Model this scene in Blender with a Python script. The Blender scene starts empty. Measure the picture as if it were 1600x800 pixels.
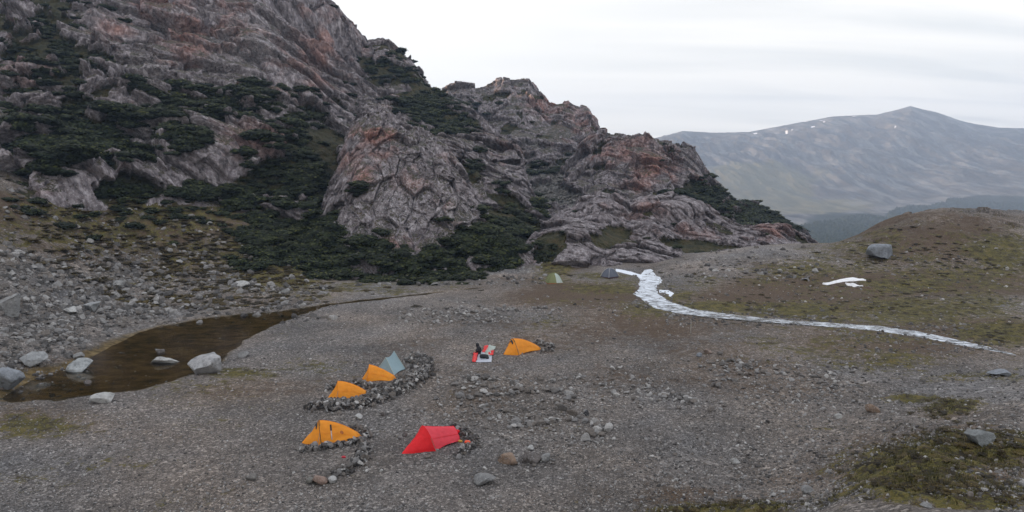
import bpy, math, random
import numpy as np

random.seed(7); rng = np.random.default_rng(7)
sc = bpy.context.scene
COL = sc.collection

# ------------------------------------------------------------------ camera
H = 14.0; F = 1066.7; PITCH = math.atan(140/1066.7)
CT, ST = math.cos(PITCH), math.sin(PITCH)
cam_d = bpy.data.cameras.new('camera'); cam = bpy.data.objects.new('camera', cam_d); COL.objects.link(cam)
cam.location = (0, 0, H); cam.rotation_euler = (math.pi/2-PITCH, 0, 0)
cam_d.lens = 24; cam_d.sensor_width = 36; cam_d.clip_start = 0.2; cam_d.clip_end = 20000
sc.camera = cam

# ------------------------------------------------------------------ render / light
sc.view_settings.view_transform = 'Standard'; sc.view_settings.look = 'None'
sc.view_settings.gamma = 1.0; sc.view_settings.exposure = 1.34
sc.render.engine = 'CYCLES'
sc.cycles.use_denoising = True
try: sc.cycles.denoiser = 'OPENIMAGEDENOISE'
except Exception: pass
sc.cycles.max_bounces = 6; sc.cycles.diffuse_bounces = 3; sc.cycles.glossy_bounces = 3
sc.cycles.transparent_max_bounces = 10; sc.cycles.volume_bounces = 0
sc.cycles.use_adaptive_sampling = False
SUN_EL = math.radians(10.0); SUN_AZ = math.radians(-68.0)      # azimuth measured from +Y, negative = to the left
HAZE_DENSITY = 0.00025
GLOW, ZENITH = 0.52, 0.50

w = bpy.data.worlds.new('World'); sc.world = w; w.use_nodes = True
nt = w.node_tree; N = nt.nodes; L = nt.links
bg = N['Background']
sky = N.new('ShaderNodeTexSky'); sky.sky_type = 'NISHITA'; sky.sun_disc = False
sky.sun_elevation = SUN_EL; sky.sun_rotation = SUN_AZ
skm = N.new('ShaderNodeMix'); skm.data_type = 'RGBA'; skm.blend_type = 'MULTIPLY'; skm.inputs[0].default_value = 1
L.new(sky.outputs[0], skm.inputs[6]); skm.inputs[7].default_value = (1, 1, 1, 1)
tc = N.new('ShaderNodeTexCoord'); sep = N.new('ShaderNodeSeparateXYZ'); L.new(tc.outputs['Generated'], sep.inputs[0])
# cloud deck: brightness falls from the horizon to the zenith, streaks drawn by projecting on a flat layer
ramp = N.new('ShaderNodeValToRGB'); L.new(sep.outputs['Z'], ramp.inputs[0])
S10 = 10.0   # background strength is 0.1, so the layer colour carries x10
ramp.color_ramp.elements[0].position = 0.0; ramp.color_ramp.elements[0].color = (GLOW*1.04, GLOW*.985, GLOW*.91, 1)
ramp.color_ramp.elements[1].position = 0.9; ramp.color_ramp.elements[1].color = (ZENITH*.97, ZENITH*.99, ZENITH*1.05, 1)
e = ramp.color_ramp.elements.new(0.30); e.color = (.50, .487, .468, 1)
mz = N.new('ShaderNodeMath'); mz.operation = 'ADD'; mz.inputs[1].default_value = 0.12; L.new(sep.outputs['Z'], mz.inputs[0])
dv = N.new('ShaderNodeVectorMath'); dv.operation = 'DIVIDE'; L.new(tc.outputs['Generated'], dv.inputs[0])
cz = N.new('ShaderNodeCombineXYZ')
for i in range(3): L.new(mz.outputs[0], cz.inputs[i])
L.new(cz.outputs[0], dv.inputs[1])
mp = N.new('ShaderNodeMapping'); L.new(dv.outputs[0], mp.inputs[0]); mp.inputs['Rotation'].default_value = (0, 0, math.radians(-20)); mp.inputs['Scale'].default_value = (.45, 2.1, 0)
nz = N.new('ShaderNodeTexNoise'); nz.inputs['Scale'].default_value = 1.1; nz.inputs['Detail'].default_value = 5; nz.inputs['Roughness'].default_value = .5; nz.inputs['Distortion'].default_value = .5
L.new(mp.outputs[0], nz.inputs['Vector'])
# bluer and darker to the right, glow to the left of the view where the sun went down
xr = N.new('ShaderNodeMapRange'); L.new(sep.outputs['X'], xr.inputs[0]); xr.inputs[1].default_value = -.1; xr.inputs[2].default_value = .62; xr.inputs[3].default_value = .08; xr.inputs[4].default_value = .85
mr = N.new('ShaderNodeMapRange'); L.new(nz.outputs[0], mr.inputs[0]); mr.inputs[1].default_value = .42; mr.inputs[2].default_value = .68
mm = N.new('ShaderNodeMath'); mm.operation = 'MULTIPLY'; L.new(mr.outputs[0], mm.inputs[0]); L.new(xr.outputs[0], mm.inputs[1])
dk = N.new('ShaderNodeMix'); dk.data_type = 'RGBA'; dk.blend_type = 'MIX'; L.new(mm.outputs[0], dk.inputs[0]); L.new(ramp.outputs[0], dk.inputs[6])
dkm = N.new('ShaderNodeMix'); dkm.data_type = 'RGBA'; dkm.blend_type = 'MULTIPLY'; dkm.inputs[0].default_value = 1
L.new(ramp.outputs[0], dkm.inputs[6]); dkm.inputs[7].default_value = (.66, .705, .75, 1); L.new(dkm.outputs[2], dk.inputs[7])
sc10 = N.new('ShaderNodeVectorMath'); sc10.operation = 'SCALE'; sc10.inputs['Scale'].default_value = S10; L.new(dk.outputs[2], sc10.inputs[0])
fin = N.new('ShaderNodeMix'); fin.data_type = 'RGBA'; fin.inputs[0].default_value = .93
L.new(skm.outputs[2], fin.inputs[6]); L.new(sc10.outputs[0], fin.inputs[7])
L.new(fin.outputs[2], bg.inputs[0]); bg.inputs[1].default_value = 0.1

sd = bpy.data.lights.new('sun', 'SUN'); sd.energy = 3.2; sd.angle = math.radians(.6); sd.color = (1.0, .66, .42)
sun = bpy.data.objects.new('sun', sd); COL.objects.link(sun)
sun.rotation_euler = (math.pi/2-SUN_EL, 0, math.pi-SUN_AZ)   # light travels from azimuth SUN_AZ
sdir = np.array([math.sin(SUN_AZ)*math.cos(SUN_EL), math.cos(SUN_AZ)*math.cos(SUN_EL), math.sin(SUN_EL)])
from mathutils import Vector, Matrix
sun.rotation_euler = Vector(sdir).to_track_quat('Z', 'Y').to_euler()

# ------------------------------------------------------------------ projection helpers (photo pixels 1600x800 <-> bearing a=x/y, slope e=(z-H)/y)
def ae(u, v):
    xu = (np.asarray(u, float)-800)/F; yu = -(np.asarray(v, float)-400)/F
    d = CT+yu*ST
    return xu/d, (yu*CT-ST)/d
def uv(P):
    x, y, z = P[..., 0], P[..., 1], P[..., 2]-H
    dep = y*CT-z*ST; up = y*ST+z*CT
    dep = np.maximum(dep, .1)
    return 800+F*x/dep, 400-F*up/dep

# ------------------------------------------------------------------ noise
_p = rng.permutation(256); PERM = np.concatenate([_p, _p, _p]).astype(np.int64)
GR = rng.normal(size=(256, 3)); GR /= np.linalg.norm(GR, axis=1, keepdims=True); GR = GR.astype(np.float32)
def perlin(P):
    P = np.asarray(P, np.float32); I = np.floor(P).astype(np.int64); f = P-I; I &= 255
    t = f*f*f*(f*(f*6-15)+10); out = 0
    for i in (0, 1):
        wx = t[..., 0] if i else 1-t[..., 0]
        a = PERM[I[..., 0]+i]
        for j in (0, 1):
            wy = t[..., 1] if j else 1-t[..., 1]
            b = PERM[(a+I[..., 1]+j) & 255]
            for k in (0, 1):
                wz = t[..., 2] if k else 1-t[..., 2]
                g = GR[PERM[(b+I[..., 2]+k) & 255]]
                out = out+wx*wy*wz*(g[..., 0]*(f[..., 0]-i)+g[..., 1]*(f[..., 1]-j)+g[..., 2]*(f[..., 2]-k))
    return out*1.6
def fbm(P, s, o=4, r=.5, off=0):
    P = np.asarray(P, np.float32)/s+off; a = 1; out = 0; n = 0
    for i in range(o):
        out = out+a*perlin(P); n += a; a *= r; P = P*2.03+11.7
    return out/n
def ridged(P, s, o=4, r=.5, off=0):
    P = np.asarray(P, np.float32)/s+off; a = 1; out = 0; n = 0
    for i in range(o):
        out = out+a*(1-2*np.abs(perlin(P))); n += a; a *= r; P = P*2.03+7.3
    return out/n
R3 = rng.random((256, 4)).astype(np.float32)
def worley(P):
    P = np.asarray(P, np.float32); I = np.floor(P).astype(np.int64); f = P-I; I &= 255
    F1 = np.full(P.shape[:-1], 9., np.float32); F2 = F1.copy(); ID = np.zeros_like(F1)
    for i in (-1, 0, 1):
        a = PERM[(I[..., 0]+i) & 255]
        for j in (-1, 0, 1):
            b = PERM[(a+I[..., 1]+j) & 255]
            for k in (-1, 0, 1):
                q = R3[PERM[(b+I[..., 2]+k) & 255]]
                d = (f[..., 0]-i-q[..., 0])**2+(f[..., 1]-j-q[..., 1])**2+(f[..., 2]-k-q[..., 2])**2
                m = d < F1
                F2 = np.where(m, F1, np.minimum(F2, d)); ID = np.where(m, q[..., 3], ID); F1 = np.where(m, d, F1)
    return np.sqrt(F1), np.sqrt(F2), ID
def facets(P, cell, stretch, seed, slope=.9, off=.5, crack=.5, cw=.10):
    """jointed rock: every Voronoi cell is a tilted plane, cracks between"""
    S_ = np.array(stretch, np.float32); Q = (np.asarray(P, np.float32)*S_)/cell+seed*1.37
    I = np.floor(Q).astype(np.int64); f = Q-I; I &= 255
    F1 = np.full(Q.shape[:-1], 9., np.float32); F2 = F1.copy(); D = np.zeros_like(F1); ID = D.copy()
    for i in (-1, 0, 1):
        a = PERM[(I[..., 0]+i) & 255]
        for j in (-1, 0, 1):
            b = PERM[(a+I[..., 1]+j) & 255]
            for k in (-1, 0, 1):
                h = PERM[(b+I[..., 2]+k) & 255]; q = R3[h]; g = GR[h]
                vx, vy, vz = f[..., 0]-i-q[..., 0], f[..., 1]-j-q[..., 1], f[..., 2]-k-q[..., 2]
                d = vx*vx+vy*vy+vz*vz; m = d < F1
                pl = vx*g[..., 0]+vy*g[..., 1]+vz*g[..., 2]
                F2 = np.where(m, F1, np.minimum(F2, d)); ID = np.where(m, q[..., 3], ID); D = np.where(m, pl, D); F1 = np.where(m, d, F1)
    e = np.sqrt(F2)-np.sqrt(F1)
    return cell*(slope*.5*D+off*(ID-.5)*.5-crack*.22*(1-sstep(0, cw*2, e))), ID, e
def sstep(a, b, x):
    t = np.clip((x-a)/(b-a), 0, 1); return t*t*(3-2*t)
def blobs(u, v, lst):
    """largest of soft ellipses (u, v, ru, rv, weight)"""
    out = np.zeros_like(u)
    for (cu, cv, ru, rv, wt) in lst:
        d = ((u-cu)/ru)**2+((v-cv)/rv)**2
        out = np.maximum(out, wt*np.exp(-d*.8)) if wt > 0 else out+wt*np.exp(-d*.8)
    return out

# ------------------------------------------------------------------ mesh helpers
def mesh_np(name, V, faces, attrs=None, mat=None, smooth=True, parent=None, link=True):
    """faces: list of int arrays (M,k), each of a constant k"""
    me = bpy.data.meshes.new(name); V = np.ascontiguousarray(V, np.float32).reshape(-1, 3)
    if not isinstance(faces, list): faces = [faces]
    faces = [np.asarray(f, np.int32) for f in faces if len(f)]
    used = np.zeros(len(V), bool)
    for f in faces: used[f.ravel()] = True
    if not used.all():
        mp_ = np.cumsum(used)-1; faces = [mp_[f].astype(np.int32) for f in faces]; V = V[used]
        attrs = {k: np.ascontiguousarray(a).ravel()[used] for k, a in (attrs or {}).items()}
    V = np.ascontiguousarray(V); me.vertices.add(len(V)); me.vertices.foreach_set('co', V.ravel())
    idx = np.concatenate([f.ravel() for f in faces]); tot = np.concatenate([np.full(len(f), f.shape[1]) for f in faces])
    st = np.concatenate([[0], np.cumsum(tot)[:-1]])
    me.loops.add(len(idx)); me.loops.foreach_set('vertex_index', idx)
    me.polygons.add(len(tot)); me.polygons.foreach_set('loop_start', st.astype(np.int32)); me.polygons.foreach_set('loop_total', tot.astype(np.int32))
    me.polygons.foreach_set('use_smooth', np.full(len(tot), bool(smooth)))
    me.update(calc_edges=True); me.validate()
    for k, a in (attrs or {}).items():
        at = me.attributes.new(k, 'FLOAT', 'POINT'); at.data.foreach_set('value', np.ascontiguousarray(a, np.float32).ravel())
    if mat: me.materials.append(mat)
    if not link: return me
    o = bpy.data.objects.new(name, me); COL.objects.link(o)
    if parent: o.parent = parent
    return o
def tag(o, label=None, cat=None, group=None, kind=None):
    if label: o['label'] = label
    if cat: o['category'] = cat
    if group: o['group'] = group
    if kind: o['kind'] = kind
    return o
def grid_faces(nr, nc):
    i = np.arange(nr-1)[:, None]*nc+np.arange(nc-1)[None, :]; i = i.ravel()
    return np.stack([i, i+1, i+nc+1, i+nc], 1)
def obj_from(name, me, loc=(0, 0, 0), rot=(0, 0, 0), scale=(1, 1, 1), parent=None):
    o = bpy.data.objects.new(name, me); COL.objects.link(o); o.location = loc; o.rotation_euler = rot; o.scale = scale
    if parent: o.parent = parent
    return o
def empty(name, loc, rz=0):
    o = bpy.data.objects.new(name, None); COL.objects.link(o); o.location = loc; o.rotation_euler = (0, 0, rz); o.empty_display_size = .3
    return o

# ------------------------------------------------------------------ materials
class M:
    def __init__(s, name, rough=.9, spec=.25):
        s.m = bpy.data.materials.new(name); s.m.use_nodes = True; s.t = s.m.node_tree; s.N = s.t.nodes; s.L = s.t.links
        s.b = s.N['Principled BSDF']; s.b.inputs['Roughness'].default_value = rough; s.b.inputs['Specular IOR Level'].default_value = spec
        s.tc = s.N.new('ShaderNodeTexCoord'); s.co = s.tc.outputs['Object']
    def new(s, t, **k):
        n = s.N.new(t)
        for a, b in k.items(): setattr(n, a, b)
        return n
    def link(s, a, b): s.L.new(a, b)
    def inp(s, sock, v):
        if isinstance(v, bpy.types.NodeSocket): s.link(v, sock)
        else: sock.default_value = v if not isinstance(v, tuple) or len(v) != 3 else (*v, 1) if sock.type == 'RGBA' else v
    def attr(s, name):
        n = s.new('ShaderNodeAttribute'); n.attribute_name = name; return n.outputs['Fac']
    def mapping(s, scale=(1, 1, 1), rot=(0, 0, 0)):
        n = s.new('ShaderNodeMapping'); s.link(s.co, n.inputs[0]); n.inputs['Scale'].default_value = scale; n.inputs['Rotation'].default_value = rot; return n.outputs[0]
    def noise(s, scale, detail=4, rough=.55, vec=None, dist=0):
        n = s.new('ShaderNodeTexNoise'); n.inputs['Scale'].default_value = scale; n.inputs['Detail'].default_value = detail
        n.inputs['Roughness'].default_value = rough; n.inputs['Distortion'].default_value = dist; s.link(vec or s.co, n.inputs['Vector']); return n.outputs[0]
    def voro(s, scale, feature='F1', vec=None, out='Distance', rand=1.0):
        n = s.new('ShaderNodeTexVoronoi'); n.feature = feature; n.inputs['Scale'].default_value = scale; n.inputs['Randomness'].default_value = rand
        s.link(vec or s.co, n.inputs['Vector']); return n.outputs[out]
    def ramp(s, f, stops):
        n = s.new('ShaderNodeValToRGB'); s.link(f, n.inputs[0]); cr = n.color_ramp
        while len(cr.elements) < len(stops): cr.elements.new(.5)
        for e_, (p, c) in zip(cr.elements, stops): e_.position = p; e_.color = (*c, 1) if isinstance(c, tuple) else (c, c, c, 1)
        return n.outputs[0]
    def mr(s, f, a, b, c=0., d=1.):
        n = s.new('ShaderNodeMapRange'); s.link(f, n.inputs[0])
        for i, x in zip((1, 2, 3, 4), (a, b, c, d)): n.inputs[i].default_value = x
        return n.outputs[0]
    def math(s, op, a, b=0.):
        n = s.new('ShaderNodeMath', operation=op); s.inp(n.inputs[0], a); s.inp(n.inputs[1], b); return n.outputs[0]
    def mix(s, f, a, b, mode='MIX'):
        n = s.new('ShaderNodeMix', data_type='RGBA', blend_type=mode); s.inp(n.inputs[0], f); s.inp(n.inputs[6], a); s.inp(n.inputs[7], b); return n.outputs[2]
    def bump(s, h, strength=.5, dist=.1, nrm=None):
        n = s.new('ShaderNodeBump'); n.inputs['Strength'].default_value = strength; n.inputs['Distance'].default_value = dist; s.link(h, n.inputs['Height'])
        if nrm: s.link(nrm, n.inputs['Normal'])
        return n.outputs[0]
    def out(s, col, nrm=None, rough=None):
        s.inp(s.b.inputs['Base Color'], col)
        if nrm: s.link(nrm, s.b.inputs['Normal'])
        if rough is not None: s.inp(s.b.inputs['Roughness'], rough)
        return s.m

def mat_rock(name, k=1.0):
    """mountain: rock with red and pale patches, grass and heath where attribute veg is set, scree where scree is set"""
    m = M(name, .88, .25)
    st = m.mapping((1, 1, .35), (math.radians(12), math.radians(-42), 0))
    n1 = m.noise(.16, 5, .6); n2 = m.noise(1.0, 6, .72, st, .2); n3 = m.noise(4.5, 4, .7)
    red = m.attr('red'); veg = m.attr('veg'); pale = m.attr('pale'); scree = m.attr('scree')
    base = m.ramp(n2, [(.32, (.040, .035, .037)), (.42, (.115, .099, .105)), (.53, (.22, .193, .204)), (.68, (.44, .41, .43))])
    rc = m.ramp(n2, [(.32, (.06, .036, .032)), (.48, (.26, .115, .085)), (.70, (.44, .245, .20))])
    rf = m.math('MULTIPLY', m.mr(m.math('ADD', n1, m.math('MULTIPLY', red, .6)), .64, .98), .8)
    c = m.mix(rf, base, rc)
    lich = m.mr(m.math('ADD', n3, m.math('MULTIPLY', pale, .16)), .60, .70)
    c = m.mix(m.math('MULTIPLY', lich, .75), c, (.50, .49, .50))
    # thin dark joints
    vc = m.voro(.55, 'DISTANCE_TO_EDGE', m.mapping((1, 1, .35), (0, math.radians(-28), math.radians(20))))
    cr = m.mr(vc, .0, .05, 0, 1)
    # scree
    v1 = m.voro(2.6, 'F1', None, 'Color'); sx = m.new('ShaderNodeSeparateColor'); m.link(v1, sx.inputs[0])
    scc = m.mix(1.0, m.ramp(sx.outputs[0], [(0, (.05, .047, .043)), (.6, (.12, .113, .103)), (1, (.26, .25, .24))]), m.ramp(n2, [(.35, .6), (.65, 1.3)]), 'MULTIPLY')
    c = m.mix(scree, c, scc)
    vn = m.noise(.5, 5, .65); vn2 = m.noise(5, 3, .7)
    vcol = m.ramp(m.math('ADD', m.math('MULTIPLY', vn, .7), m.math('MULTIPLY', m.noise(2.2, 4, .7), .3)), [(.36, (.016, .018, .009)), (.46, (.032, .032, .013)), (.54, (.062, .054, .021)), (.64, (.085, .055, .030))])
    vcol = m.mix(m.mr(vn2, .45, .6, .0, .7), vcol, (.012, .014, .007))
    vf = m.mr(m.math('ADD', veg, m.math('MULTIPLY', m.math('SUBTRACT', n3, .5), 1.2)), .40, .60)
    c = m.mix(vf, c, vcol)
    va = m.voro(1.1, 'F1', m.mapping((1, 1, .5), (0, math.radians(40), 0))); vb = m.voro(2.8, 'F1')
    hb = m.math('ADD', m.math('MULTIPLY', va, -.8), m.math('ADD', m.math('MULTIPLY', vb, -.35), m.math('MULTIPLY', n2, .25)))
    nr = m.bump(hb, .8, .6)
    nr = m.bump(n3, .6, .22, nr)
    return m.out(c, nr)

def mat_ground():
    m = M('gravel_and_heath', .9, .25)
    moss = m.attr('moss'); brown = m.attr('brown'); dark = m.attr('wet'); big = m.attr('coarse'); pale = m.attr('pale')
    def cells(scale):
        o = m.voro(scale, 'F1', None, 'Color'); s_ = m.new('ShaderNodeSeparateColor'); m.link(o, s_.inputs[0]); return s_.outputs[0], s_.outputs[1]
    c1, k1 = cells(9.0); c2, k2 = cells(24.0); c3, k3 = cells(3.6)
    stops = [(0, (.046, .044, .044)), (.45, (.094, .090, .089)), (.8, (.165, .158, .156)), (.90, (.27, .265, .26)), (1, (.50, .49, .48))]
    g1 = m.ramp(c1, stops); g2 = m.ramp(c2, stops); g3 = m.ramp(c3, stops)
    g = m.mix(.5, g1, g2); g = m.mix(m.math('MULTIPLY', big, .6), g, g3)
    tint = m.ramp(m.noise(.09, 4, .6), [(.35, (.92, .93, .96)), (.60, (1.09, .99, .91))])
    g = m.mix(1.0, g, tint, 'MULTIPLY')
    lum = m.ramp(m.noise(.14, 6, .62), [(.36, .74), (.64, 1.28)]); g = m.mix(1.0, g, lum, 'MULTIPLY')
    g = m.mix(m.math('MULTIPLY', pale, .6), g, m.mix(1.0, g, (1.7, 1.72, 1.76), 'MULTIPLY'))
    nb = m.noise(1.2, 5, .7); nf = m.noise(7, 4, .75)
    bf = m.mr(m.math('ADD', brown, m.math('MULTIPLY', m.math('SUBTRACT', nb, .5), 1.5)), .38, .72)
    g = m.mix(m.math('MINIMUM', brown, 1.0), g, m.mix(1.0, g, (1.08, .96, .84), 'MULTIPLY'))
    bc = m.ramp(nf, [(.3, (.030, .018, .011)), (.5, (.076, .046, .026)), (.72, (.14, .098, .062))])
    g = m.mix(m.math('MULTIPLY', bf, .8), g, bc)
    mf = m.mr(m.math('ADD', moss, m.math('ADD', m.math('MULTIPLY', m.math('SUBTRACT', nb, .5), 1.9), m.math('MULTIPLY', m.math('SUBTRACT', nf, .5), .9))), .42, .62)
    mc = m.ramp(m.math('ADD', m.math('MULTIPLY', nf, .55), m.math('MULTIPLY', m.noise(1.1, 4, .65), .5)), [(.38, (.020, .015, .010)), (.46, (.050, .036, .022)), (.51, (.060, .056, .020)), (.56, (.118, .102, .026)), (.66, (.150, .105, .050))])
    g = m.mix(mf, g, mc)
    wc = m.ramp(m.noise(1.1, 5, .7, m.mapping((.6, 1, 1))), [(.34, (.030, .027, .012)), (.48, (.105, .072, .030)), (.62, (.20, .145, .068))])
    g = m.mix(dark, g, wc)
    d1 = m.voro(9.0, 'F1'); d2 = m.voro(24.0, 'F1'); d3 = m.voro(3.6, 'F1')
    hh = m.math('ADD', m.math('MULTIPLY', d1, -1.0), m.math('ADD', m.math('MULTIPLY', d2, -.5), m.math('MULTIPLY', m.math('MULTIPLY', d3, big), -1.2)))
    nr = m.bump(hh, .75, .09)
    nr = m.bump(m.noise(3.0, 5, .7), .5, .12, nr)
    return m.out(g, nr)

def mat_stone(name, obj_random=False):
    m = M(name, .85, .3)
    if obj_random:
        oi = m.new('ShaderNodeObjectInfo'); t = m.mr(oi.outputs['Random'], 0, 1, .3, 1)
    else: t = m.attr('tone')
    c = m.ramp(t, [(0, (.050, .046, .045)), (.3, (.10, .095, .093)), (.5, (.155, .135, .12)), (.68, (.18, .175, .175)), (.86, (.27, .262, .258)), (1, (.42, .41, .40))])
    n = m.noise(5, 5, .7); n2 = m.noise(22, 3, .7)
    c = m.mix(1.0, c, m.ramp(n, [(.3, .68), (.7, 1.28)]), 'MULTIPLY')
    c = m.mix(m.mr(n2, .58, .68, 0, .4), c, (.30, .30, .29))
    return m.out(c, m.bump(m.math('ADD', n, m.math('MULTIPLY', n2, .3)), .6, .12))

def mat_boulder(name, col, lich=(.5, .5, .5)):
    m = M(name, .85, .3)
    n = m.noise(2.2, 6, .65); n2 = m.noise(14, 4, .7)
    c = m.mix(1.0, col, m.ramp(n, [(.3, .55), (.5, .95), (.7, 1.3)]), 'MULTIPLY')
    c = m.mix(m.mr(n2, .56, .66, 0, .5), c, lich)
    c = m.mix(m.mr(m.noise(3.5, 5, .7), .58, .64, 0, .5), c, (.05, .048, .045))
    return m.out(c, m.bump(m.math('ADD', n, m.math('MULTIPLY', n2, .25)), .7, .25))

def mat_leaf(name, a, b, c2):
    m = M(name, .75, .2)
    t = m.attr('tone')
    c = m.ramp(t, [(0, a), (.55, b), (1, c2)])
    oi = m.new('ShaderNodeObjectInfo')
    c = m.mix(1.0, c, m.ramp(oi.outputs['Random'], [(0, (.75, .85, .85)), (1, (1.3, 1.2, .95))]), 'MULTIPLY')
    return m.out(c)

def mat_fabric(name, col, trans=.25, rough=.55):
    m = M(name, rough, .35)
    n = m.noise(3.0, 4, .6); n2 = m.noise(260, 2, .5)
    c = m.mix(1.0, col, m.ramp(n, [(.3, .90), (.6, 1.0)]), 'MULTIPLY')
    m.out(c, m.bump(m.math('ADD', m.math('MULTIPLY', m.noise(5, 3, .6, m.mapping((.5, 2, 1), (0, 0, .5))), 1.0), m.math('MULTIPLY', n2, .02)), .5, .06))
    if trans:
        tr = m.new('ShaderNodeBsdfTranslucent'); m.link(c, tr.inputs[0])
        mx = m.new('ShaderNodeMixShader'); mx.inputs[0].default_value = trans
        m.link(m.b.outputs[0], mx.inputs[1]); m.link(tr.outputs[0], mx.inputs[2]); m.link(mx.outputs[0], m.N['Material Output'].inputs[0])
    return m.m

def mat_plain(name, col, rough=.6, n=8.0):
    m = M(name, rough, .4)
    c = m.mix(1.0, col, m.ramp(m.noise(n, 3, .6), [(.3, .8), (.7, 1.15)]), 'MULTIPLY')
    return m.out(c, m.bump(m.noise(n*3, 3, .6), .3, .02))

def mat_water(name, ripple, foam_sheen=0., tint=(.75, .62, .42), rscale=3.0):
    m = M(name, .05)
    fr = m.new('ShaderNodeFresnel'); fr.inputs[0].default_value = 1.333
    gl = m.new('ShaderNodeBsdfGlossy'); gl.inputs['Roughness'].default_value = .04; gl.inputs[0].default_value = (1, 1, 1, 1)
    tr = m.new('ShaderNodeBsdfTransparent'); tr.inputs[0].default_value = (*tint, 1)
    h = m.math('ADD', m.noise(rscale, 4, .6, m.mapping((1, .7, 1))), m.math('MULTIPLY', m.noise(rscale*4, 3, .6), .3))
    nr = m.bump(h, 1.0, ripple); m.link(nr, gl.inputs['Normal']); m.link(nr, fr.inputs['Normal'])
    mx = m.new('ShaderNodeMixShader'); m.link(fr.outputs[0], mx.inputs[0]); m.link(tr.outputs[0], mx.inputs[1]); m.link(gl.outputs[0], mx.inputs[2])
    last = mx.outputs[0]
    if foam_sheen:
        d = m.new('ShaderNodeBsdfDiffuse'); d.inputs[0].default_value = (.74, .79, .86, 1); m.link(nr, d.inputs['Normal'])  # foam plus pale sky reflection, painted in as blue-white diffuse
        f = m.mr(m.math('ADD', m.noise(1.3, 6, .78, m.mapping((.7, 1.1, 1))), m.math('MULTIPLY', m.attr('foam_sheen'), foam_sheen)), .40, .66)
        m2 = m.new('ShaderNodeMixShader'); m.link(f, m2.inputs[0]); m.link(last, m2.inputs[1]); m.link(d.outputs[0], m2.inputs[2]); last = m2.outputs[0]
    m.link(last, m.N['Material Output'].inputs[0])
    return m.m

# ------------------------------------------------------------------ terrain height: thin plate spline through control points in (bearing, log distance)
ctl = []   # (a, Y, z)
def c_flat(*pts):
    for (u, v) in pts:
        a, e_ = ae(u, v); ctl.append((float(a), float(-H/e_), 0.))
def c_px(*pts):
    for (u, v, Y) in pts:
        a, e_ = ae(u, v); ctl.append((float(a), Y, H+float(e_)*Y))
def c_w(*pts): ctl.extend(pts)
def A(u): return float(ae(u, 400)[0])
c_flat((90, 690), (0, 650), (300, 700), (500, 700), (700, 700), (900, 700), (700, 790), (500, 790), (300, 790), (100, 790), (880, 790), (800, 600), (1000, 600), (1180, 610), (600, 500), (800, 480), (950, 450), (1000, 520), (1200, 520),
       (1400, 530), (1560, 550), (400, 560), (200, 590), (60, 605), (870, 440), (1005, 440), (640, 570), (600, 640), (1020, 425), (960, 430), (300, 520), (450, 490), (560, 474), (700, 455), (1300, 570), (1480, 560), (380, 640), (1100, 680))
c_px((0, 500, 51), (0, 400, 64), (0, 300, 79), (200, 470, 66), (200, 400, 79), (200, 300, 96), (370, 455, 73), (370, 400, 88), (400, 330, 104),
     (500, 440, 81), (500, 400, 93), (850, 408, 98), (960, 410, 99), (640, 430, 90), (760, 420, 94),
     (1420, 640, 35), (1560, 610, 37), (1500, 700, 24.5), (1590, 650, 29), (1110, 770, 27.5), (1300, 790, 21), (1500, 790, 16.5), (1250, 700, 31.5), (1600, 770, 17.5), (1400, 720, 24.5),
     (1100, 420, 88), (1100, 400, 97), (1200, 383, 104), (1280, 378, 118), (1330, 375, 116), (1320, 440, 80), (1220, 470, 74), (1400, 480, 68), (1580, 500, 62),
     (1450, 432, 82), (1600, 430, 82), (1380, 400, 92), (1450, 331, 112), (1510, 331, 112), (1600, 345, 106), (1370, 352, 114), (1040, 408, 97))
for a in (-1.5, -1.0): c_w((a, 20, 2.), (a, 40, 4), (a, 60, 12), (a, 90, 24))
for a in (1.1, 1.6): c_w((a, 17, 5.), (a, 40, 4), (a, 60, 4), (a, 100, 8), (a, 160, -5))
for a in (-1.2, -.6, 0, .6, 1.3): c_w((a, 1., 12.0), (a, 5, 10.2), (a, 12, 6.3 if a < .4 else 7.0), (a, 20, 1.8 if a < .4 else 4.2))
for u in (0, 300): c_w((A(u), 160, 12.), (A(u), 260, 20.))
c_w((A(560), 150, 4), (A(600), 260, -10), (A(750), 135, -3), (A(750), 260, -20), (A(900), 130, -4), (A(900), 260, -25), (A(850), 112, .5), (A(950), 114, .0))
for u in (1100,): c_w((A(u), 150, 4.), (A(u), 230, -20))
c_w((A(1000), 112, 0.), (A(1060), 112, 0.), (A(1100), 112, .0), (A(1150), 116, .0), (A(1200), 122, -.5), (A(1240), 128, -1.5), (A(1000), 125, -1.), (A(1100), 128, -2.), (A(1180), 135, -3.))
for u in (1280, 1330): c_w((A(u), 150, -6), (A(u), 250, -60))
for u in (1450, 1600): c_w((A(u), 150, -4), (A(u), 250, -60))
ctl = np.array(ctl); LS = 1.6
def _k(d2): return np.where(d2 > 1e-12, .5*d2*np.log(np.maximum(d2, 1e-12)), 0)
X = np.stack([ctl[:, 0], np.log(ctl[:, 1])/LS], 1); n_ = len(X)
KK = _k(((X[:, None]-X[None])**2).sum(-1))+np.eye(n_)*1e-4
PP = np.concatenate([np.ones((n_, 1)), X], 1)
SYS = np.block([[KK, PP], [PP.T, np.zeros((3, 3))]])
COEF = np.linalg.solve(SYS, np.concatenate([ctl[:, 2], np.zeros(3)]))
def tps(a, Y):
    a = np.asarray(a, float); q = np.stack([a.ravel(), np.log(np.maximum(np.asarray(Y, float), .5)).ravel()/LS], 1)
    out = COEF[n_]+q@COEF[n_+1:]
    for i in range(n_): out = out+COEF[i]*_k((q[:, 0]-X[i, 0])**2+(q[:, 1]-X[i, 1])**2)
    return out.reshape(a.shape)
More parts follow.
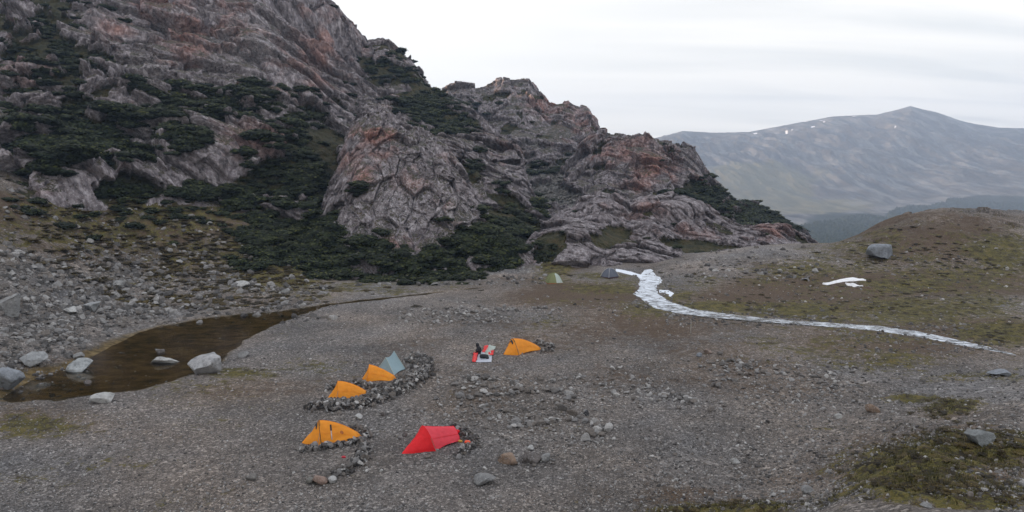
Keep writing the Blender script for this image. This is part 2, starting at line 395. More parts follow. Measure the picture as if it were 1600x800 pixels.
def base_h(x, y):
    y = np.maximum(y, .8); h = tps(x/y, y)
    return np.sign(h)*np.sqrt(h*h+.04)-np.sign(h)*.2 - 0  # flatten the small ripples of the plain
def flat_pt(u, v, z=0.):
    a, e_ = ae(u, v); Y = (z-H)/e_; return np.stack([a*Y, Y], -1)
def poly(pts): return flat_pt(np.array([p[0] for p in pts], float), np.array([p[1] for p in pts], float))
POND = poly([(-60, 625), (0, 628), (70, 623), (130, 617), (190, 613), (245, 601), (290, 587), (335, 576), (352, 560), (368, 545), (385, 531), (422, 511), (462, 494), (505, 479), (560, 471), (640, 462), (700, 455), (760, 448), (760, 447), (700, 453.5), (640, 460), (560, 468), (505, 474), (440, 484), (380, 489), (330, 494), (250, 507), (200, 521), (160, 538), (130, 552), (85, 572), (45, 583), (0, 592), (-60, 600)])
ST_U = [(1019, 419), (1026, 429), (1038, 437), (1028, 447), (1027, 458), (1047, 471), (1080, 482), (1130, 489), (1200, 497), (1290, 503), (1370, 508), (1430, 516), (1490, 529), (1545, 541), (1620, 558)]
ST_L = [(1009, 420), (1000, 431), (999, 444), (990, 458), (1008, 471), (1024, 480), (1060, 488), (1110, 494), (1180, 500.5), (1250, 505.5), (1330, 512), (1400, 520), (1470, 532), (1540, 545), (1620, 562)]
STREAM = poly(ST_U+ST_L[::-1])
FEED = poly([(962, 420), (985, 424), (1003, 430), (1003, 433), (983, 428), (962, 423)])
SIDE = poly([(1030, 452), (1044, 453), (1052, 459), (1049, 462), (1042, 457), (1030, 455)])
def sdist(x, y, poly_):
    """signed distance to polygon, positive inside"""
    x = x.ravel(); y = y.ravel(); d = np.full(x.shape, 1e9); ins = np.zeros(x.shape, bool)
    for i in range(len(poly_)):
        x0, y0 = poly_[i]; x1, y1 = poly_[(i+1) % len(poly_)]
        dx, dy = x1-x0, y1-y0; t = np.clip(((x-x0)*dx+(y-y0)*dy)/(dx*dx+dy*dy+1e-9), 0, 1)
        d = np.minimum(d, (x-x0-t*dx)**2+(y-y0-t*dy)**2)
        c = ((y0 > y) != (y1 > y)) & (x < (x1-x0)*(y-y0)/(y1-y0+1e-12)+x0); ins ^= c
    d = np.sqrt(d); return np.where(ins, d, -d)
MOSSB = [(440, 400, 90, 60, .7), (200, 350, 240, 60, .55), (1380, 490, 260, 30, .5), (1500, 425, 150, 26, .5), (860, 385, 26, 40, .9), (870, 400, 30, 40, .9), (230, 340, 190, 55, .55), (330, 400, 130, 40, .50), (90, 330, 110, 50, .45), (430, 435, 90, 22, .65), (180, 430, 60, 20, .3), (480, 460, 120, 12, .35), (560, 450, 200, 14, .4),
         (960, 450, 90, 14, .6), (930, 432, 50, 6, .6), (1010, 485, 70, 16, .55), (880, 470, 90, 10, .25), (1120, 478, 70, 10, .75), (1250, 485, 160, 16, .7), (1450, 480, 200, 22, .62), (1560, 520, 80, 22, .75), (1350, 530, 180, 14, .45), (1400, 560, 160, 22, .45), (1560, 590, 60, 20, .35), (1270, 545, 90, 12, .3),
         (1500, 590, 90, 9, .5), (1490, 640, 45, 16, .9), (1430, 622, 60, 7, .75),
         (1480, 715, 130, 20, 1.), (1580, 715, 90, 20, 1.), (1415, 748, 95, 36, 1.), (1450, 790, 150, 20, 1.), (1500, 745, 60, 12, .7), (1590, 790, 60, 14, .35), (1150, 796, 110, 12, .8), (1060, 795, 50, 10, .6), (1400, 735, 45, 22, .9),
         (1380, 395, 160, 40, .42), (1500, 360, 140, 30, .25), (1280, 420, 130, 22, .48), (1150, 440, 90, 14, .42), (1060, 462, 30, 10, .6), (1420, 445, 200, 20, .55), (1560, 400, 80, 40, .6),
         (50, 665, 110, 22, .55), (30, 745, 80, 30, .2), (370, 582, 60, 10, .55), (330, 620, 120, 30, .3), (190, 725, 100, 12, .3), (500, 570, 90, 14, .25), (860, 500, 60, 12, .3), (1180, 560, 60, 10, .25), (300, 660, 80, 12, .25)]
BROWNB = [(220, 350, 240, 60, .8), (430, 400, 110, 60, .8), (880, 400, 25, 30, .9), (1350, 350, 60, 30, .9), (1250, 450, 150, 20, .9), (900, 460, 130, 22, .8), (1010, 500, 160, 40, .55), (900, 520, 200, 50, .42), (700, 560, 250, 60, .30), (1150, 560, 200, 50, .45), (1350, 530, 200, 40, .55), (1250, 470, 220, 30, .85), (1450, 440, 220, 28, .9), (1500, 520, 160, 25, .8),
          (1450, 380, 170, 50, .7), (1300, 600, 200, 30, .3), (1230, 430, 120, 26, .5), (1460, 740, 150, 60, 1.), (1480, 650, 50, 20, .7), (1100, 780, 260, 26, .45), (1250, 750, 120, 20, .35), (350, 610, 140, 30, .38), (150, 560, 140, 30, .3), (60, 660, 130, 30, .6),
          (30, 340, 60, 40, .9), (300, 390, 200, 60, .5), (430, 430, 90, 24, .6), (820, 640, 220, 40, .18), (1020, 590, 160, 30, .35)]
COARSEB = [(100, 470, 200, 90, .9), (350, 450, 160, 40, .6), (1450, 640, 220, 60, .8), (1200, 720, 300, 50, .5), (1150, 410, 90, 20, .7), (780, 425, 120, 14, .8), (600, 455, 120, 10, .6), (400, 740, 300, 40, .3)]
def ground_z(x, y, full=False):
    """terrain height at world x, y: broad form, hummocks, hollows of pond and stream"""
    h = base_h(x, y); shp = h.shape
    P = np.stack([x, y, np.zeros_like(x)], -1)
    u, v = uv(np.stack([x, y, h], -1))
    moss = blobs(u, v, MOSSB); coarse = blobs(u, v, COARSEB)
    sd_ = np.maximum.reduce([sdist(x, y, p) for p in (POND, STREAM)]).reshape(shp)
    sf = np.maximum(sdist(x, y, FEED), sdist(x, y, SIDE)).reshape(shp)
    wig = fbm(P, 2.8, 4, .6)*.75
    near = sstep(-4, 0, sd_)
    rel = 1-near*.8
    h = h+rel*(fbm(P, 14, 4)*.30+fbm(P, 3.5, 4)*.11)*sstep(-1, 1, sstep(0, 3, np.abs(h))+.35)
    h = h+rel*coarse*(fbm(P, 2.2, 4)*.35)
    hill = sstep(1.0, 4.0, h)
    h = h+hill*rel*(ridged(P, 8, 5)*.75+fbm(P, 2.0, 3)*.2)
    if x.size > 0: h = h+hill*rel*facets(P, 3.2, (1, .7, 1), 33, .5, .55, .3)[0]*sstep(0, .3, fbm(P, 9, 3, off=44))*(x > 0)*(y > 60)
    mm_ = sstep(.38, .7, moss+fbm(P, 2.2, 4, off=5)*.45)
    h = h+mm_*rel*(.12+.40*np.abs(fbm(P, 1.5, 3, off=9)))
    h = h-.24*sstep(-.6, 1.3, sd_+wig*sstep(3, .3, np.abs(sd_)))
    h = h-.10*sstep(-.3, .3, sf)
    if full: return h, dict(u=u, v=v, moss=moss, coarse=coarse, sd=sd_, wig=wig, P=P)
    return h
_YS = np.exp(np.linspace(math.log(9), math.log(200), 900))
def hit(u, v):
    """first point of the ground on the view ray of photo pixel (u, v)"""
    a, e_ = ae(u, v); a = float(a); e_ = float(e_)
    z = ground_z(a*_YS, _YS); d = (H+e_*_YS)-z
    i = np.argmax(d < 0)
    if i == 0: Y = -H/e_ if e_ < 0 else 100.; return Vector((a*Y, Y, 0))
    t = d[i-1]/(d[i-1]-d[i]); Y = _YS[i-1]+t*(_YS[i]-_YS[i-1]); return Vector((a*Y, Y, float(z[i-1]+t*(z[i]-z[i-1]))))
def gz(x, y): return float(ground_z(np.array([float(x)]), np.array([float(y)]))[0])

MAT_GROUND = mat_ground()
def build_ground():
    aa = np.concatenate([np.linspace(-1.7, -.80, 60)[:-1], np.linspace(-.80, .80, 1000), np.linspace(.80, 1.7, 60)[1:]])
    yy = np.concatenate([np.exp(np.linspace(0, math.log(15), 40))[:-1], np.exp(np.linspace(math.log(15), math.log(125), 620)), np.exp(np.linspace(math.log(125), math.log(300), 60))[1:]])
    Yg, Ag = np.meshgrid(yy, aa, indexing='ij'); x = Ag*Yg
    h, d = ground_z(x, Yg, True)
    u, v, P = d['u'], d['v'], d['P']
    moss = np.clip(d['moss']*1.15+fbm(P, 6, 4, off=3)*.40+.06, 0, 1.2)
    brown = np.clip(blobs(u, v, BROWNB)*1.15+fbm(P, 9, 4, off=13)*.45+.08, 0, 1)
    moss = moss*sstep(.3, -.3, d['sd']+d['wig']); wet = sstep(-.35, .6, d['sd']+d['wig']*sstep(3, .3, np.abs(d['sd'])))
    onst = sstep(-1.5, .5, sdist(x, Yg, STREAM)).reshape(h.shape)
    wet = wet*(1-.6*onst)
    pale = blobs(u, v, [(120, 700, 200, 60, .5), (500, 480, 130, 20, .35), (620, 520, 170, 30, .3), (560, 460, 160, 8, .8), (300, 455, 200, 14, .5), (1150, 395, 70, 10, .8), (1110, 420, 50, 14, .8), (1240, 392, 80, 8, .5), (60, 500, 120, 60, .45), (1500, 620, 120, 40, .35), (1540, 760, 70, 20, .6), (700, 430, 120, 8, .8)])
    V = np.stack([x, Yg, h], -1)
    o = mesh_np('ground', V, grid_faces(*h.shape), dict(moss=moss, brown=brown, wet=wet, coarse=d['coarse'], pale=pale), MAT_GROUND)
    tag(o, 'grey gravel valley floor with moss patches and stony slopes', 'ground', kind='structure')
    return o
build_ground()

# ------------------------------------------------------------------ mountains: sheets lofted through rows of (u, v, distance), then displaced
def catmull(R, t):
    n = len(R); t = np.clip(t, 0, n-1-1e-6); i = t.astype(int); f = (t-i)[:, None]
    g = lambda k: R[np.clip(i+k, 0, n-1)]
    p0, p1, p2, p3 = g(-1), g(0), g(1), g(2)
    return .5*((2*p1)+(-p0+p2)*f+(2*p0-5*p1+4*p2-p3)*f*f+(-p0+3*p1-3*p2+p3)*f**3)
SHEETS = {}
def sheet(name, rows, a0, a1, nc, seg, style, mat, label, back=(60, -25), ledge=.55, horiz=.62):
    acol = np.linspace(a0, a1, nc); RY, RZ = [], []
    for r in rows:
        pts = []
        for p in r:
            if p[0] == 'w': pts.append(p[1:])
            else:
                a, e_ = ae(p[0], p[1]); pts.append((float(a), p[2], H+float(e_)*p[2]))
        pts = np.array(sorted(pts)); RY.append(np.interp(acol, pts[:, 0], pts[:, 1])); RZ.append(np.interp(acol, pts[:, 0], pts[:, 2]))
    RY.insert(0, RY[0]-.5); RZ.insert(0, RZ[0]-4)
    RY.append(RY[-1]+back[0]*.4); RZ.append(RZ[-1]+back[1]*.25); RY.append(RY[-2]+back[0]); RZ.append(RZ[-2]+back[1])
    RY, RZ = np.array(RY), np.array(RZ); n = len(RY)
    seg = [6]+list(seg)+[14, 10]
    t = np.concatenate([np.linspace(k, k+1, s_, endpoint=False) for k, s_ in enumerate(seg)]+[[n-1]])
    Yg = catmull(RY, t); Zg = catmull(RZ, t); Ag = np.broadcast_to(acol, Yg.shape)
    P = np.stack([Ag*Yg, Yg, Zg], -1)
    du = np.gradient(P, axis=1); dt = np.gradient(P, axis=0); Nn = np.cross(du, dt); Nn /= np.linalg.norm(Nn, axis=-1, keepdims=True)+1e-9
    # smooth the normal so that displacement does not fold
    for _ in range(6):
        Nn[1:-1] = (Nn[:-2]+Nn[1:-1]*2+Nn[2:])/4; Nn[:, 1:-1] = (Nn[:, :-2]+Nn[:, 1:-1]*2+Nn[:, 2:])/4
    Nn /= np.linalg.norm(Nn, axis=-1, keepdims=True)+1e-9
    u, v = uv(P)
    d, at = style(P, u, v, t)
    if horiz:
        C_ = np.stack([-Ag, -np.ones_like(Ag), Ag*0], -1); C_ /= np.linalg.norm(C_, axis=-1, keepdims=True); Nn = Nn*(1-horiz)+C_*horiz; Nn /= np.linalg.norm(Nn, axis=-1, keepdims=True)
    V = P+Nn*d[..., None]
    if 'veg' in at:
        du = np.gradient(V, axis=1); dt = np.gradient(V, axis=0); nf = np.cross(du, dt); nf /= np.linalg.norm(nf, axis=-1, keepdims=True)+1e-9
        nz = nf[..., 2]
        for _ in range(3): nz = (nz+np.roll(nz, 1, 0)+np.roll(nz, -1, 0)+np.roll(nz, 1, 1)+np.roll(nz, -1, 1))/5
        P_ = P
        at['veg'] = np.clip(at['veg']*.95+ledge*sstep(.50, .82, nz+fbm(P, 6, 4, off=88)*.35)*(1-at['scree']), 0, 1)
    o = mesh_np(name, V, grid_faces(*d.shape), at, mat)
    tag(o, label[0], label[1], kind='structure')
    SHEETS[name] = dict(V=V, N=Nn, u=u, v=v, t=t, at=at, o=o)
    return o

def rock_disp(P, big, cell, amp, stretch=(.45, 1, 1), dip=-42, seed=0, fold=1.0):
    """jointed rock relief: tilted slabs, long along the dip of the strata, in three sizes"""
    a = math.radians(dip); c, s_ = math.cos(a), math.sin(a)
    Q = P.copy(); Q[..., 0] = c*P[..., 0]+s_*P[..., 2]; Q[..., 2] = -s_*P[..., 0]+c*P[..., 2]
    wv = np.stack([fbm(P, cell*2.2, 1, off=seed), fbm(P, cell*2.2, 1, off=seed+9), fbm(P, cell*2.2, 1, off=seed+18)], -1)*cell*.25
    k = amp/cell*3.0
    d1, idv, e1 = facets(Q+wv, cell, stretch, seed, 1.2*k, 1.1*k, .7*k, .05)
    d2, idw, e2 = facets(Q+wv, cell*.40, stretch, seed+5, 1.15*k, 1.1*k, .6*k, .05)
    d3, idx_, e3 = facets(Q+wv*.8, cell*.15, tuple(np.array(stretch)**.6), seed+11, 1.0*k, .8*k, .9*k)
    rough = sstep(-.25, .35, fbm(P, cell*1.5, 3, off=seed+90))
    d = d1+d2*(.55+.6*rough)+d3*(.35+.8*rough)+big*fbm(P, cell*4.5, 3, off=seed+3)+amp*.08*ridged(Q*np.array(stretch), cell*.35, 3, .55, off=seed+5)*fold
    idv = idv*.6+idw*.4
    return d, idv, e1

def mk_style(seed, VEG, RED, PALE, SCREE, big=4., cell=6., amp=1.5, bias=.0, vs=11., stretch=(.45, 1, 1), dip=-42, fold=1., vlump=.6, foot=1.2, detail=1.0):
    def style(P, u, v, t):
        d, idv, edge = rock_disp(P, 0, cell, amp, stretch, dip, seed, fold)
        lo = big*fbm(P, cell*4.5, 3, off=seed+3)
        scree = np.clip(blobs(u, v, SCREE), 0, 1) if SCREE else np.zeros_like(u)
        vf = blobs(u, v, [b for b in VEG if b[4] > 0])+blobs(u, v, [b for b in VEG if b[4] < 0])+bias+.10+fbm(P, vs, 5, .6, off=seed+31)*1.15
        veg = sstep(.40, .60, vf); scree = sstep(.42, .6, scree+fbm(P, vs*.8, 4, .6, off=seed+77)*.9)
        q = np.maximum(veg, scree)
        w1, w2, wi = worley(P*np.array([1, 1, 1.3])/1.9+fbm(P, 3, 2)[..., None]*.4); dv = vlump*(fbm(P, 2.0*detail, 3, off=seed+41)+.6*fbm(P, 5*detail, 2, off=seed+43)+1.1*(.6-w1)+.5*(wi-.5))
        f_, i_, e_ = facets(P, 2.6, (1, 1, 1), seed+60, 1.0, .9, .5)
        d = d*(1-q)+q*(dv-amp*.9)+lo+scree*f_*.8
        red = np.clip(blobs(u, v, RED)+(idv-.5)*.35, 0, 1); pale = np.clip(blobs(u, v, PALE)+(idv-.5)*.3, 0, 1)
        # keep the bottom row in the ground
        d = d*sstep(0, foot, np.broadcast_to(t[:, None], d.shape))
        return d, dict(veg=veg*(1-scree), red=red, pale=pale, scree=scree)
    return style
MAT_ROCK = mat_rock('mountain_rock')

# far valley side with the high ridge
def far_style(P, u, v, t):
    Q = P.copy(); Q[..., 2] *= .25; Q[..., 1] *= .28
    Q[..., 0] += P[..., 2]*.5
    up = sstep(330, 240, v)
    d = up*(48*ridged(Q, 170, 7, .6, off=3)+10*fbm(P, 60, 4))+(1-up)*8*fbm(P, 80, 4)
    d = d*sstep(0, 1.0, np.broadcast_to(t[:, None], d.shape))
    crest = sstep(np.max(t)-2.4, np.max(t)-3.6, np.broadcast_to(t[:, None], d.shape))
    d = d*(.05+.95*crest)
    band = .5*fbm(P*np.array([1, .4, 1]), 160, 4, off=8)
    fst = sstep(.46, .54, blobs(u, v, [(1250, 380, 160, 26, .9), (1330, 360, 110, 30, .95), (1440, 330, 60, 14, .7), (1560, 328, 100, 22, 1.05), (1480, 340, 110, 18, .95), (1230, 330, 60, 10, .45), (1260, 345, 60, 10, .5)])+band*.5)
    grass = sstep(.4, .6, blobs(u, v, [(1180, 300, 140, 34, .9), (1260, 320, 140, 18, .8), (1150, 340, 60, 20, .8)])+band)
    pale = sstep(.5, .75, blobs(u, v, [(1320, 300, 60, 7, .8), (1340, 318, 40, 5, .8), (1470, 314, 50, 7, .8), (1270, 270, 200, 26, .35)])+band*.6)
    snow = sstep(.55, .62, blobs(u, v, [(1229, 212, 1.6, 3, .9), (1238, 211, 1.6, 2, .9), (1227, 219, 1.2, 2, .8), (1180, 216, 6, 2, .9), (1270, 203, 5, 2, .8), (1288, 199, 3, 2, .7), (1398, 213, 1.5, 1.5, .7), (1550, 207, 4, 1.5, .8), (1335, 184, 6, 1.5, .8), (1283, 190, 6, 1.3, .7), (1260, 191, 8, 1.3, .7)]))
    return d, dict(forest=fst*(1-up*.6), grass=grass, pale=pale, snow=snow)
def mat_far():
    m = M('far_mountainside', .95, .1)
    n = m.noise(.012, 6, .65); n2 = m.noise(.03, 6, .65, m.mapping((1, .22, .16), (0, math.radians(10), 0)))
    c = m.ramp(n2, [(.38, (.040, .042, .044)), (.5, (.085, .087, .088)), (.62, (.19, .192, .19))])
    c = m.mix(m.mr(n, .35, .65, 0, .5), c, (.085, .078, .065))
    c = m.mix(m.math('MULTIPLY', m.attr('grass'), .8), c, m.ramp(n2, [(.3, (.085, .085, .045)), (.7, (.17, .155, .085))]))
    c = m.mix(m.math('MULTIPLY', m.attr('pale'), .4), c, (.27, .26, .245))
    c = m.mix(m.attr('forest'), c, (.018, .026, .018))
    c = m.mix(m.attr('snow'), c, (.85, .87, .9))
    return m.out(c, m.bump(n2, .5, 12.))
FC = [(980, 226), (1030, 214), (1050, 209), (1066, 204), (1110, 207), (1170, 206), (1240, 193), (1300, 182), (1370, 179), (1400, 172), (1422, 166), (1440, 171), (1462, 175), (1500, 188), (1520, 193), (1560, 199), (1600, 200), (1700, 215), (1900, 240)]
sheet('mountain', [[(700, 460, 500), (1250, 460, 500), (1900, 460, 500)],
                   [(700, 385, 900), (1250, 385, 900), (1600, 385, 900), (1900, 385, 900)],
                   [(700, 345, 1350), (1250, 345, 1350), (1450, 345, 1350), (1600, 345, 1350), (1900, 345, 1350)],
                   [(700, 300, 1900), (1250, 308, 1850), (1400, 310, 1800), (1600, 300, 1700), (1900, 300, 1600)],
                   [(700, 240, 2500), (1100, 245, 2450), (1400, 240, 2300), (1600, 250, 2200), (1900, 260, 2100)],
                   [(u_, v_+9, 2740) for u_, v_ in FC], [(u_, v_+1, 2850) for u_, v_ in FC]],
      A(650), 1.35, 1000, [30, 60, 70, 130, 130, 30], far_style, mat_far(), ('long hazy mountain ridge beyond the forested valley', 'mountain'), back=(480, -120), horiz=0)
# forest canopy on the valley floor, a far-off mass
def build_forest():
    Sh = SHEETS['mountain']; u, v = Sh['u'], Sh['v']
    aa = np.linspace(A(1080), A(1720), 700); yy = np.exp(np.linspace(math.log(620), math.log(1750), 340))
    Yg, Ag = np.meshgrid(yy, aa, indexing='ij')
    # follow the valley side: interpolate its distance-height profile
    acol = Sh['V'][40, :, 0]/Sh['V'][40, :, 1]; z = np.zeros_like(Yg)
    prof = [(500, 460), (900, 385), (1350, 345), (1900, 306)]
    pz = [H+float(ae(1250, b)[1])*a for a, b in prof]
    z = np.interp(Yg, [p[0] for p in prof], pz)
    P = np.stack([Ag*Yg, Yg, z], -1); uu, vv = uv(P)
    band = fbm(P*np.array([1, .4, 1]), 160, 4, off=8)
    m_ = blobs(uu, vv, [(1250, 385, 170, 26, .95), (1340, 362, 110, 22, .75), (1560, 330, 110, 18, 1.05), (1480, 342, 100, 16, .95), (1440, 352, 80, 12, .7)])+band*.35
    keep = sstep(.42, .5, m_)
    g1, g2, gi = worley(P/np.array([5., 7., 50.]))
    h = keep*(7+4*gi-6*g1+2.5*fbm(P, 3, 2))-(1-keep)*25
    P[..., 2] += h+6
    mt = M('far_forest_canopy', .95, .1)
    mm2 = mt.ramp(mt.noise(.12, 4, .7), [(.3, (.012, .019, .013)), (.7, (.034, .045, .026))]); mm2 = mt.out(mm2)
    fc = grid_faces(*Yg.shape); kk = keep.ravel()[fc].max(1) > .02
    o = mesh_np('forest', P, fc[kk], None, mm2); tag(o, 'dark forest covering the valley floor below the far ridge', 'forest', kind='stuff')
build_forest()

# ridge three (highest middle peak), far back
R3C = [(560, 150), (640, 150), (690, 137), (710, 130), (745, 131), (770, 128), (776, 122), (826, 122), (834, 133), (848, 144), (856, 157), (888, 158), (905, 168), (922, 178), (942, 206), (980, 214), (1040, 230), (1100, 270), (1160, 330)]
sheet('mountain_ridge', [[(560, 350, 185), (800, 350, 170), (900, 350, 165), (1000, 350, 170), (1160, 380, 190)],
                [(560, 280, 215), (760, 270, 215), (850, 280, 205), (940, 270, 210), (1000, 270, 220), (1160, 350, 230)],
                [(560, 200, 250), (700, 200, 255), (800, 205, 250), (880, 215, 245), (940, 235, 245), (1000, 240, 250), (1160, 340, 250)],
                [(u_, v_+2, 300 if u_ < 920 else 270) for u_, v_ in R3C]],
      A(550), A(1170), 800, [80, 110, 120],
      mk_style(3, [(800, 165, 150, 26, .34), (700, 170, 70, 30, .36), (760, 200, 90, 20, .3), (870, 260, 60, 16, .45), (910, 268, 30, 8, .7), (860, 180, 60, 14, -.2), (830, 310, 60, 30, .3)],
               [(850, 165, 40, 22, .5), (905, 195, 40, 20, .5), (830, 140, 40, 14, .25)], [(780, 140, 60, 14, .3)],
               [(880, 300, 70, 40, .95), (850, 270, 50, 30, .8), (930, 320, 40, 20, .8), (800, 225, 70, 20, .4)], big=6, cell=11, amp=2.0, dip=-72, stretch=(.5, 1, 1), vlump=.8), MAT_ROCK, ('rocky middle peak with scree slope behind the buttress', 'mountain'), back=(90, -40))
# ridge four with the dark spur running down right
R4C = [(860, 290), (890, 245), (920, 222), (942, 208), (1000, 210), (1050, 214), (1066, 222), (1078, 227), (1086, 240), (1094, 258), (1108, 276), (1128, 294), (1146, 311), (1175, 313), (1196, 322), (1216, 334), (1232, 347), (1245, 358), (1270, 390), (1300, 420)]
sheet('mountain_shoulder', [[(860, 360, 160), (950, 360, 150), (1050, 360, 150), (1150, 372, 155), (1250, 392, 165), (1300, 430, 170)],
                [(860, 330, 172), (950, 310, 172), (1050, 310, 176), (1120, 330, 180), (1180, 345, 185), (1250, 372, 190), (1300, 425, 190)],
                [(860, 305, 185), (950, 255, 190), (1020, 250, 195), (1070, 262, 200), (1110, 300, 200), (1160, 330, 200), (1250, 365, 205), (1300, 422, 205)],
                [(u_, v_+1, 222) for u_, v_ in R4C]],
      A(850), A(1310), 700, [80, 100, 90],
      mk_style(4, [(1110, 305, 40, 30, .9), (1060, 300, 45, 14, .55), (1190, 335, 50, 22, 1.), (1150, 320, 40, 20, .8), (1000, 222, 90, 10, .4), (960, 300, 30, 10, .5), (1020, 265, 40, 24, -.4)],
               [(1020, 258, 40, 24, .8), (960, 240, 50, 20, .55), (990, 285, 30, 14, .6), (1090, 290, 20, 10, .4)], [(1085, 250, 12, 24, .3)],
               [(890, 320, 40, 24, .8), (870, 300, 30, 24, .8)], big=4.5, cell=8, amp=2.1, dip=-74), MAT_ROCK, ('reddish rocky shoulder with a bushy spur running down', 'mountain'), back=(70, -30))
# ridge two, behind the buttress
R2C = [(440, 40), (500, 60), (540, 70), (572, 66), (590, 63), (606, 65), (622, 76), (640, 88), (652, 104), (664, 124), (676, 134), (700, 150), (730, 168), (760, 192), (790, 218), (812, 250), (826, 285), (836, 310), (850, 335), (870, 362), (900, 400)]
sheet('mountain_spur', [[(440, 260, 150), (600, 270, 135), (720, 320, 118), (790, 390, 106), (850, 400, 106), (900, 430, 104)],
                [(440, 210, 172), (600, 200, 160), (700, 235, 146), (760, 290, 130), (800, 330, 120), (850, 375, 114), (900, 420, 110)],
                [(440, 130, 205), (600, 130, 205), (680, 175, 188), (740, 215, 165), (790, 262, 148), (820, 310, 134), (850, 352, 122), (900, 410, 114)],
                [(u_, v_+1, float(np.interp(u_, [440, 640, 700, 780, 850, 900], [240, 238, 215, 180, 136, 122]))) for u_, v_ in R2C]],
      A(430), A(905), 700, [90, 120, 120],
      mk_style(2, [(600, 110, 80, 40, .6), (670, 160, 60, 34, .85), (700, 190, 50, 20, .7), (560, 90, 60, 20, .4), (790, 330, 40, 40, .5), (840, 380, 40, 30, .95), (745, 260, 20, 20, .5), (640, 215, 40, 10, .4), (790, 250, 30, 40, -.4), (540, 185, 40, 24, .5)],
               [(590, 90, 40, 20, .3), (780, 230, 40, 20, .3)], [(800, 270, 20, 30, .35), (560, 190, 30, 20, .4)], [(530, 190, 30, 14, .5)], big=4, cell=6.5, amp=1.5, dip=-62), MAT_ROCK, ('steep dark spur with bushes behind the grey buttress', 'mountain'), back=(60, -20))
# the great wall on the left
S1C = [('w', -3.2, 60, 70), ('w', -1.6, 150, 95), (-300, -200, 185), (0, -150, 200), (200, -120, 215), (400, -60, 225), (470, -36, 230), (515, 0, 232), (530, 12, 233), (545, 32, 234), (556, 50, 235), (567, 70, 236), (580, 110, 236), (610, 160, 230), (660, 235, 215)]
sheet('mountain_face', [[('w', -3.2, 12, 0), ('w', -1.6, 36, 2), (-200, 330, 72), (0, 290, 79), (100, 300, 84), (200, 310, 92), (300, 310, 98), (400, 330, 102), (480, 350, 104), (560, 300, 125), (660, 290, 150)],  # unseen left end, added and wrapped round to shade the valley
                [('w', -3.2, 22, 10), ('w', -1.6, 60, 14), (-200, 240, 84), (0, 235, 89), (100, 225, 92), (200, 225, 99), (300, 225, 106), (400, 235, 114), (480, 240, 122), (560, 230, 140), (660, 270, 160)],
                [('w', -3.2, 32, 30), ('w', -1.6, 80, 36), (-200, 150, 105), (0, 150, 113), (100, 150, 115), (200, 150, 120), (300, 155, 127), (400, 165, 137), (480, 160, 152), (520, 160, 165), (580, 185, 172), (660, 260, 175)],
                [('w', -3.2, 45, 50), ('w', -1.6, 110, 60), (-200, 60, 140), (0, 70, 142), (200, 70, 152), (300, 75, 158), (400, 85, 166), (480, 100, 180), (540, 115, 195), (590, 150, 200), (660, 250, 195)],
                [('w', -3.2, 52, 60), ('w', -1.6, 130, 75), (-200, -60, 162), (0, -20, 170), (200, -20, 184), (400, 10, 196), (480, 40, 208), (540, 75, 218), (590, 130, 220), (660, 242, 205)],
                S1C],
      -3.2, A(668), 1700, [80, 100, 110, 100, 50],
      mk_style(1, [(490, 270, 60, 80, .9), (350, 165, 150, 40, .6), (140, 200, 140, 50, .65), (80, 110, 110, 60, .55), (440, 260, 60, 60, .8), (60, 30, 140, 40, .45), (200, 130, 40, 70, .35), (390, 130, 50, 16, .5), (500, 240, 40, 60, .5), (250, 300, 250, 30, .4),
                   (300, 70, 60, 40, -.5), (460, 60, 90, 60, -.9), (420, 130, 70, 30, -.4), (380, 230, 60, 36, -.55), (215, 200, 30, 40, -.55), (215, 250, 60, 26, -.5), (280, 225, 24, 40, -.5), (10, 210, 20, 40, -.6), (175, 30, 40, 30, -.4), (235, 110, 40, 50, -.45), (130, 260, 30, 20, -.4)],
               [(290, 60, 50, 40, .65), (170, 45, 40, 24, .7), (480, 90, 60, 60, .45), (400, 230, 50, 34, .45), (490, 130, 30, 20, .6), (350, 40, 60, 60, .4), (40, 100, 60, 50, .35), (250, 10, 60, 20, .6), (520, 50, 40, 40, .3)],
               [(390, 80, 60, 40, .6), (240, 110, 30, 50, .45), (210, 190, 40, 60, .35), (460, 150, 40, 30, .3), (340, 100, 30, 40, .3)],
               [], foot=2.2, big=5.0, cell=8.5, amp=2.6, bias=.08, vs=9, stretch=(.42, 1, 1), dip=-48, vlump=.7), MAT_ROCK, ('towering rock face with reddish slabs and dark scrub', 'mountain'), back=(90, -20))
